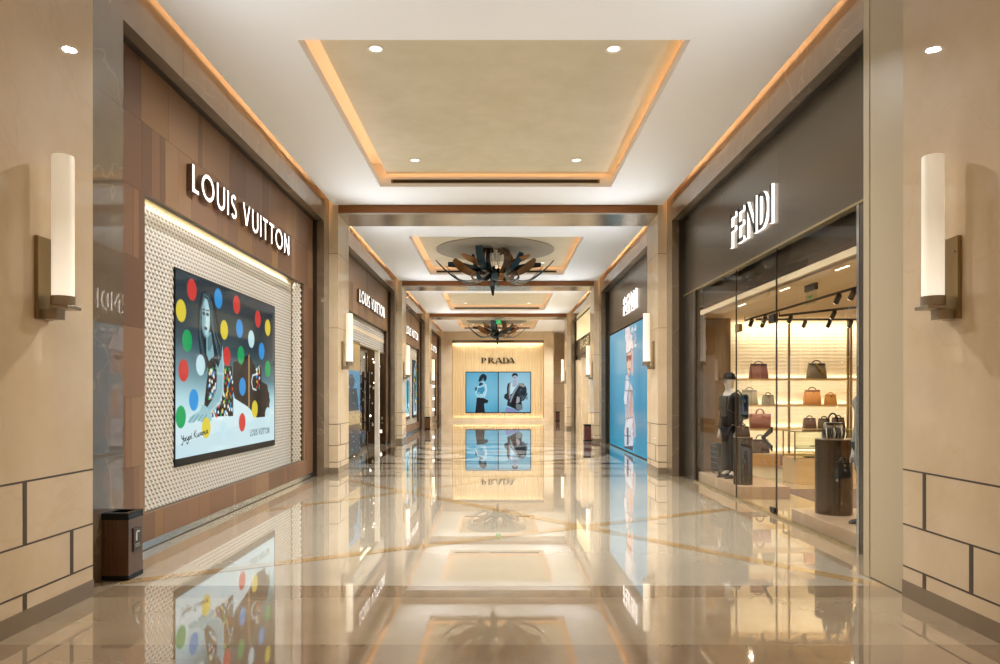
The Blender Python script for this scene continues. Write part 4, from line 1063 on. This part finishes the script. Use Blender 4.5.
for k, (y0, y1) in enumerate(((31.9,33.0),(29.2,31.3),(27.4,28.6))):
    t = thing('display_case', ['glowing jewellery window nearest the end wall','glowing jewellery window in the middle of the stone entrance','glowing jewellery window nearest the blue lit wall'][k], 'shop window', (XS+.2,y0,.3), group='jewellery windows')
    MB().box((.3,.012,0), (.34,y1-y0-.012,2.9)).build('back_panel', M['bronze_panel'], t); MB().box((0,.02,0), (.012,y1-y0-.02,2.9)).build('pane', M['glass'], t)
    for q in range(4): MB().box((.12,.25,.3+q*.65), (.3,y1-y0-.25,.36+q*.65)).build('ledge', M['led'] if q != 2 else M['white_base'], t)
    area('shop_lamp', (XS+.35,(y0+y1)/2,3.25), (0,0,-1), .2, .9, 10, WARM)

# ------------------------------------------------------------------ fourth bay on the metal side and the end wall
struct(MB().box((4.3,35.5,0), (4.5,46,6.4)).build('wall_right_stone', M['stone']))
struct(MB().box((3.4,45.9,0), (4.4,46.1,6.4)).build('wall_back_stone', M['stone']))
j = MB()
for z in (.6, 1.1, 2.4, 3.9): j.box((3.4,45.894,z-.006), (4.3,45.905,z+.006))
j.box((3.72,45.894,0), (3.74,45.905,1.1)); struct(j.build('trim_joint', M['joint']))
E0 = 44.3
struct(MB().box((3.40,35.55,5.61), (4.5,46,5.73)).build('ceiling', M['ceil']))
spot('downlight_or_fill', (3.75,42.6,5.58), 420, 120, .8, WARM, .06); spot('downlight_or_fill', (3.75,38.2,5.58), 420, 120, .8, WARM, .06)  # two added fill spots without fixtures, brightening the stone wall
mb = MB(); a, b = 2.87, 3.46
for s in (-1, 1): mb.box((s*a,E0,0), (s*(b if s > 0 else 4.3),E0+1.7,6.4), 0)
mb.box((-a,E0,5.08), (a,E0+1.7,6.4), 0); mb.box((-a,E0,0), (a,E0+.6,.2), 0).box((-a,E0+.2,4.93), (a,E0+.5,5.08), 1)
struct(mb.build('trim_portal', [M['stone'], M['soffit_mirror']]))
fl = MB(); n = 58; w = 2*a/n; vs = []; fs = []
for i in range(n):
    for q in range(7):
        t_ = PI*q/6; vs += [(-a+w*(i+.5)-w/2*math.cos(t_), E0+.52-.09*math.sin(t_), .2), (-a+w*(i+.5)-w/2*math.cos(t_), E0+.52-.09*math.sin(t_), 5.2)]
fs = [(2*k, 2*k+1, 2*k+3, 2*k+2) for k in range(n*7-1)]
struct(fl.add(vs, fs).build('wall_back_fluted', M['flute'], smooth=False))
area('end_strip', (0,E0+.34,4.91), (0,.35,-1), 5.6, .05, 42, (1,.88,.68))
area('end_strip', (0,E0+.40,.24), (0,.25,1), 5.6, .05, 6, (1,.88,.68))
def prada_panel(k):
    P = Paint(110, 138, '#6fb3cf')
    if k == 0:
        P.vgrad([(0,'#4fa0c2'),(.5,'#63b0cf'),(1,'#2f8fb4')]); P.ell(.55,.5,.6,.6,'#84c4dc',.6,.9)
        P.poly(p_neck,'#4f8aa4'); P.poly(p_hair,'#12222c'); P.poly(p_blouse,'#9fd3e6'); P.poly(p_mid,'#3f92b4'); P.poly(p_dark,'#27424f'); P.poly(p_dark2,'#1d3440'); P.poly(p_skirt,'#15191f')
        P.line([(.62,.3),(.64,.45),(.58,.6)], .012, '#d5eef6', .9, .8); P.line([(.38,.5),(.5,.58),(.55,.5)], .012, '#bfe2ee', .8, .8)
    else:
        P.vgrad([(0,'#79b6cf'),(.5,'#92c6da'),(1,'#6aabc6')]); P.ell(.6,.5,.6,.6,'#b4d9e6',.5,.9)
        P.poly(q_jack,'#16262e'); P.poly(q_shirt,'#c3e3ee'); P.poly(q_neck,'#a9b2c4'); P.poly(q_face,'#b4bccc'); P.poly(q_hair,'#0f141a')
        P.line([(.47,.12),(.53,.13)], .008, '#26303a', 1, .8); P.line([(.5,.22),(.54,.22)], .007, '#5a5562', 1, .8)
        P.poly(q_lapel,'#8f8f98'); P.poly(q_blk,'#090c10'); P.poly(q_lapel2,'#8b99a4'); P.poly(q_fur,'#9a9490'); P.poly(q_hand,'#a5a1aa'); P.poly(q_cuff,'#6f7c80'); P.poly(q_jean,'#8390c0')
        r = random.Random(2)
        for i in range(40):
            x = r.uniform(.62,.88); y = r.uniform(.4,.7); P.line([(x,y),(x+.05,y-.04)], .006, r.choice(['#3b5660','#0d161b','#6f8a92']), .8, .8)
    return P
for k, x0 in enumerate((-2.0, .045)):
    screen('display_screen', ['blue lit screen showing a dark-haired figure in a pale blouse seen from behind','blue lit screen showing a short-haired man in an open dark jacket'][k], prada_panel(k), (x0,E0+.42,3.07), (1,0,0), (0,-1,0), 1.99, 2.5, M['led_screen'], (.04,.04,.05,.05))
# thick-and-thin capitals on the end wall
t = thing('shop_sign', 'dark bronze capitals with thick and thin strokes on the fluted end wall', 'shop sign', (-1.06,E0+.415,3.66))
def pr_letter(polys):
    mb = MB()
    for q in polys: mb.prism(q, .05, lambda x, z, d: (x, -d, z))
    return mb
def bar(x0, x1, z0, z1): return [(x0,z0),(x1,z0),(x1,z1),(x0,z1)]
def bowl(x, z0, z1, w, t_, q=10):
    cz, r = (z0+z1)/2, (z1-z0)/2
    o = [(x+w*math.sin(PI*i/q), cz+r*math.cos(PI*i/q)) for i in range(q+1)]; i_ = [(x+(w-t_)*math.sin(PI*i/q), cz+(r-.02)*math.cos(PI*i/q)) for i in range(q+1)]
    return [[o[k], o[k+1], i_[k+1], i_[k]] for k in range(q)]
def gP(x): return [bar(x,x+.09,0,.34), bar(x-.03,x+.12,0,.02), bar(x-.03,x+.1,.32,.34)]+bowl(x+.09,.14,.34,.2,.09)
def gR(x): return gP(x)+[[(x+.13,.15),(x+.22,.15),(x+.4,0),(x+.29,0)]]
def gA(x): return [[(x+.17,.34),(x+.27,.34),(x+.46,0),(x+.35,0)], [(x+.17,.34),(x+.2,.34),(x+.05,0),(x+.02,0)], bar(x+.08,x+.32,.09,.11), bar(x-.02,x+.12,0,.018), bar(x+.3,x+.5,0,.018)]
def gD(x): return [bar(x,x+.09,0,.34), bar(x-.03,x+.12,0,.02), bar(x-.03,x+.1,.32,.34)]+bowl(x+.09,0,.34,.27,.09)
for g, x in ((gP,.03),(gR,.46),(gA,.88),(gD,1.39),(gA,1.67)): pr_letter(g(x)).build('letter', M['sign_dark'], t, recalc=True)
# ================================================================== WALL LAMPS
def sconce(label, s, yc):
    t = thing('wall_sconce', label, 'wall lamp', (s*XH, yc, 2.20), 0 if s < 0 else PI, 'tube sconces on the pillars')
    # local: wall at x = 0, room towards +x
    MB().box((.001,-.09,0), (.03,.09,.60)).build('back_plate', M['bronze'], t, bevel=.003)
    ar = MB(); ar.box((.03,-.05,.0), (.14,.05,.075)).box((.10,-.085,.075), (.24,.085,.10)); ar.build('bracket', M['bronze_lt'], t, bevel=.003)
    MB().lathe([(.078,.10),(.083,.104),(.083,.17),(.076,.17),(.076,.11)], (.153,0,0), 32, cap=False).build('cup', M['bronze_lt'], t, smooth=True)
    MB().lathe([(.0735,.112),(.0735,1.185),(.071,1.195),(.066,1.195)], (.153,0,0), 32).build('glass_tube', M['tube'], t, smooth=True)
    MB().lathe([(.008,-.006),(.008,.006)], (.036,.055,.49), 10, 'x').build('screw', M['bronze_lt'], t)
    return t
names = ['foremost', 'second', 'third', 'fourth']
for k, (y0, y1) in enumerate(PIL):
    for s in (-1, 1):
        sconce('frosted tube sconce on the %s pillar along the %s shopfronts' % (names[k], 'brown panelled' if s < 0 else 'metal'), s, y1-.65)

        # added fill spots above the tube, brightening the ceiling
        for dy in (-1.05, 1.05):
            spot('ceiling_fill_spot', (s*(XH-.153), y1-.65, 3.42), 235, 78, 1., (.9,.95,1), .05, (-s*.85,dy,1.15))
# ================================================================== LITTER BINS
def litter_bin(label, loc, rz, m, sign_side=None, w=.245, d=.26, h=.6):
    t = thing('litter_bin', label, 'bin', loc, rz)
    MB().box((-w/2+.003,-d/2+.003,.04), (w/2-.003,d/2-.003,h-.06)).build('body', m, t, bevel=.003)
    MB().box((-w/2,-d/2,0), (w/2,d/2,.045)).build('base', M['bin_blk'], t, bevel=.003)
    lid = MB(); a = .05
    lid.box((-w/2,-d/2,h-.06), (w/2,d/2,h-.03)); lid.box((-w/2,-d/2,h-.03), (w/2,-d/2+a,h)).box((-w/2,d/2-a,h-.03), (w/2,d/2,h)).box((-w/2,-d/2+a,h-.03), (-w/2+a,d/2-a,h)).box((w/2-a,-d/2+a,h-.03), (w/2,d/2-a,h))
    lid.build('lid', M['bin_blk'], t, bevel=.002)
    MB().tube([(0,0,h-.03),(0,0,h+.015)], .007, 8).build('knob', M['bin_blk'], t)
    if sign_side:
        x = w/2
        p = MB().box((x-.002,-.055,.24), (x+.008,.075,.45)).build('plaque', mat('dark_plaque', '#2e2c2e', .3), t, bevel=.002)
        mk = MB(); mk.box((x+.008,-.018,.335), (x+.0095,.005,.42)).box((x+.008,-.018,.405), (x+.0095,.05,.422))
        for q in range(2): mk.box((x+.008,-.03,.30-.018*q), (x+.0095,.055,.304-.018*q))
        mk.build('pictogram', M['white_plain'], p)
    return t
litter_bin('walnut litter bin with black granite lid and small plaque, beside the polka dot front', (-3.40,6.43,0), 0, M['bin_wood'], True)
litter_bin('reddish walnut bin beside the pillar past the blue lit wall', (3.20,25.5,0), 0, M['bin_red'])
litter_bin('reddish walnut bin against the pale stone wall next to the end wall', (3.77,44.9,0), 0, M['bin_red'])
litter_bin('dark walnut bin before the pillar beyond the upright screens', (-3.385,34.3,0), 0, M['bin_wood'])

# ================================================================== SMALL FIXTURES
t = thing('wall_socket', 'small white socket plate low on the pillar between the two metal fronts', 'socket', (XH,15.02,.70))
MB().box((-.008,-.06,-.045), (-.0005,.06,.045)).build('plate', M['white_plain'], t, bevel=.002)
for y in (-.03,.03): MB().box((-.0095,y-.012,-.02), (-.008,y+.012,.02)).build('outlet', M['joint'], t)
t = thing('exit_sign', 'small green lit exit sign hanging below the third beam', 'exit sign', (.02,34.72,5.417))
MB().box((-.14,-.04,-.09), (.14,.04,0)).build('housing', M['bronze_lt'], t)
MB().box((-.125,-.008,-.30), (.125,.008,-.09)).build('face', M['exit'], t)
mk = MB(); mk.tube([(.03,-.01,-.13),(.01,-.01,-.19),(-.03,-.01,-.26)], .012, 6).tube([(.01,-.01,-.19),(.05,-.01,-.25)], .012, 6).tube([(.02,-.01,-.155),(.07,-.01,-.18)], .01, 6); mk.lathe([(.018,-.012),(.018,-.008)], (.035,0,-.115), 10, 'y')
mk.build('pictogram', M['white_plain'], t)

# ================================================================== CHANDELIERS
def crom(pts, per=5):
    out = []; n = len(pts)
    for i in range(n-1):
        p0 = pts[max(i-1,0)]; p1 = pts[i]; p2 = pts[i+1]; p3 = pts[min(i+2,n-1)]
        for q in range(per):
            u = q/per; out.append(p1*.5*2+(p2-p0)*.5*u+(p0*2-p1*5+p2*4-p3)*.5*u*u+(p1*3-p0-p2*3+p3)*.5*u**3)
    out.append(pts[-1]); return out
def blade(root, az, prof, ws, m, twist=0, side=0.):
    """ribbon leaf: prof = (radius, height) along the leaf, ws = widths"""
    a = math.radians(az); d = Vector((math.cos(a), math.sin(a), 0)); tg = Vector((-math.sin(a), math.cos(a), 0))
    pts = crom([d*p[0]+Vector((0,0,p[1]))+tg*(p[2] if len(p) > 2 else 0) for p in prof]); n = len(pts); vs = []
    for i, p in enumerate(pts):
        u = i/(n-1); t = (pts[min(i+1,n-1)]-pts[max(i-1,0)]).normalized()
        q = u*(len(ws)-1); k = min(int(q), len(ws)-2); w = ws[k]+(ws[k+1]-ws[k])*(q-k)
        sd = Matrix.Rotation(math.radians(twist*u+side), 3, t) @ tg; nn = t.cross(sd).normalized(); th = .007
        vs += [p-sd*w/2-nn*th, p+sd*w/2-nn*th, p+sd*w/2+nn*th, p-sd*w/2+nn*th]
    fs = [(0,1,2,3), ((n-1)*4+3,(n-1)*4+2,(n-1)*4+1,(n-1)*4)]
    for i in range(n-1):
        for k in range(4): fs.append((i*4+k, i*4+(k+1) % 4, (i+1)*4+(k+1) % 4, (i+1)*4+k))
    return MB().add(vs, fs).build('leaf', m, root, smooth=True)
ch = thing('chandelier', 'chandelier of dark teal and bronze ribbon leaves, the nearer of the two', 'chandelier', (-.09,20.5,5.22))
hub = MB().lathe([(.05,-.16),(.12,-.13),(.17,-.03),(.17,.05),(.09,.12),(.03,.16)], n=24).build('hub', M['blk_brown'], ch, smooth=True)
for k in range(5):
    a = 2*PI*k/5+.3; MB().tube([(.09*math.cos(a),.09*math.sin(a),.08),(.20*math.cos(a),.2*math.sin(a),.60)], .009, 6).build('rod', M['bronze'], ch)
MB().lathe([(.26,.595),(.28,.59),(.28,.575),(.05,.56)], n=32).build('ceiling_rose', M['bronze'], ch)
WHK = [(.2,-.05),(.6,-.27),(1.0,-.27),(1.4,.0),(1.7,.30)]
UPW = [(.2,-.02),(.45,-.02),(.72,.2),(.86,.62)]
UPR = [(.2,-.14),(.5,-.05),(.78,.14),(.98,.42)]
LOOP = [(.12,-.06),(.4,-.04),(.62,.22),(.56,.52),(.36,.60),(.2,.5)]
LEAF = [(.2,.02),(.55,.16),(.9,.26),(1.2,.34)]
FLAT = [(.2,.0),(.6,.1),(1.0,.2),(1.38,.24)]
CURL = [(.15,-.08),(.4,-.3),(.62,-.34),(.75,-.2),(.66,-.08)]
DROP = [(.18,-.04),(.30,-.22),(.36,-.5),(.30,-.74)]
BOWL = [(.25,-.06),(.6,-.1),(.9,.02),(1.1,.18),(1.2,.3)]
T, B, K, U = M['teal'], M['bronze_leaf'], M['blk_brown'], M['taupe_leaf']
spec = [(184,WHK,[.2,.16,.07,.02],T,35,0),(-4,WHK,[.2,.16,.07,.02],T,-35,0),
 (-122,UPW,[.18,.26,.24,.2],T,10,0),(-40,UPR,[.16,.24,.22,.16],T,-15,0),
 (-126,LOOP,[.1,.2,.22,.14],B,0,0),(-56,LOOP,[.1,.22,.24,.12],U,0,0),
 (-140,LEAF,[.08,.26,.24,.06],B,30,0),(-35,LEAF,[.08,.26,.24,.06],B,-30,0),
 (172,FLAT,[.1,.2,.2,.14],T,45,20),(12,FLAT,[.1,.2,.18,.12],K,-45,-20),
 (-165,BOWL,[.16,.34,.34,.1],B,25,10),(-18,BOWL,[.14,.3,.3,.08],B,-25,-10),
 (-100,DROP,[.14,.17,.14,.06],K,25,0),
 (-128,CURL,[.12,.2,.16,.05],T,0,0),(-75,CURL,[.12,.16,.14,.05],B,0,0),(-48,CURL,[.12,.2,.16,.05],U,0,0),(-150,CURL,[.1,.16,.12,.05],U,0,0),(-25,CURL,[.1,.18,.14,.05],T,0,0),
 (150,WHK,[.16,.14,.06,.02],K,30,0),(32,WHK,[.16,.14,.06,.02],T,-30,0),
 (128,LEAF,[.08,.26,.22,.06],B,30,0),(50,LEAF,[.08,.24,.2,.06],K,-30,0),
 (140,UPW,[.14,.22,.18,.1],T,0,0),(38,LOOP,[.1,.2,.2,.12],B,0,0),(90,CURL,[.12,.18,.14,.05],T,0,0),(-90,CURL,[.12,.2,.2,.08],T,0,0),
 (-108,LOOP,[.08,.12,.12,.08],K,0,0),(160,BOWL,[.12,.26,.24,.08],B,0,0),(20,BOWL,[.12,.26,.24,.08],B,0,0)]
for s_ in spec: blade(ch, *s_)
for k in range(6):
    a = 2*PI*k/6-.4; MB().lathe([(.005,-.05),(.035,-.03),(.04,.0),(.03,.04),(.005,.06)], (.36*math.cos(a),.36*math.sin(a),.06), 12).build('lamp', M['crystal'], ch, smooth=True)
c2 = copy_tree(ch); c2.location = (-.05,40.2,5.22); c2.rotation_euler = (0,0,math.radians(14))
c2['label'] = 'chandelier of dark ribbon leaves in front of the fluted end wall'

# ================================================================== CAMERA, WORLD, VIEW
cam = bpy.data.cameras.new('camera'); co = bpy.data.objects.new('camera', cam); C.objects.link(co)
co.location = (0,0,H); co.rotation_euler = (PI/2,0,0)
cam.sensor_width = 36; cam.lens = .71*36; cam.shift_x = .002; cam.shift_y = .063; cam.clip_start = .05; cam.clip_end = 200
sc = bpy.context.scene; sc.camera = co
w = bpy.data.worlds.new('world'); sc.world = w; w.use_nodes = True
w.node_tree.nodes['Background'].inputs['Color'].default_value = (1,.84,.64,1); w.node_tree.nodes['Background'].inputs['Strength'].default_value = .22
sc.view_settings.view_transform = 'Standard'; sc.view_settings.look = 'None'; sc.view_settings.gamma = 1; sc.view_settings.exposure = .04
sc.view_settings.use_curve_mapping = False
cy = sc.cycles
cy.max_bounces = 10; cy.diffuse_bounces = 5; cy.glossy_bounces = 5; cy.transmission_bounces = 6; cy.transparent_max_bounces = 12
cy.caustics_reflective = False; cy.caustics_refractive = False; cy.sample_clamp_indirect = 5; cy.use_denoising = True; cy.blur_glossy = .3
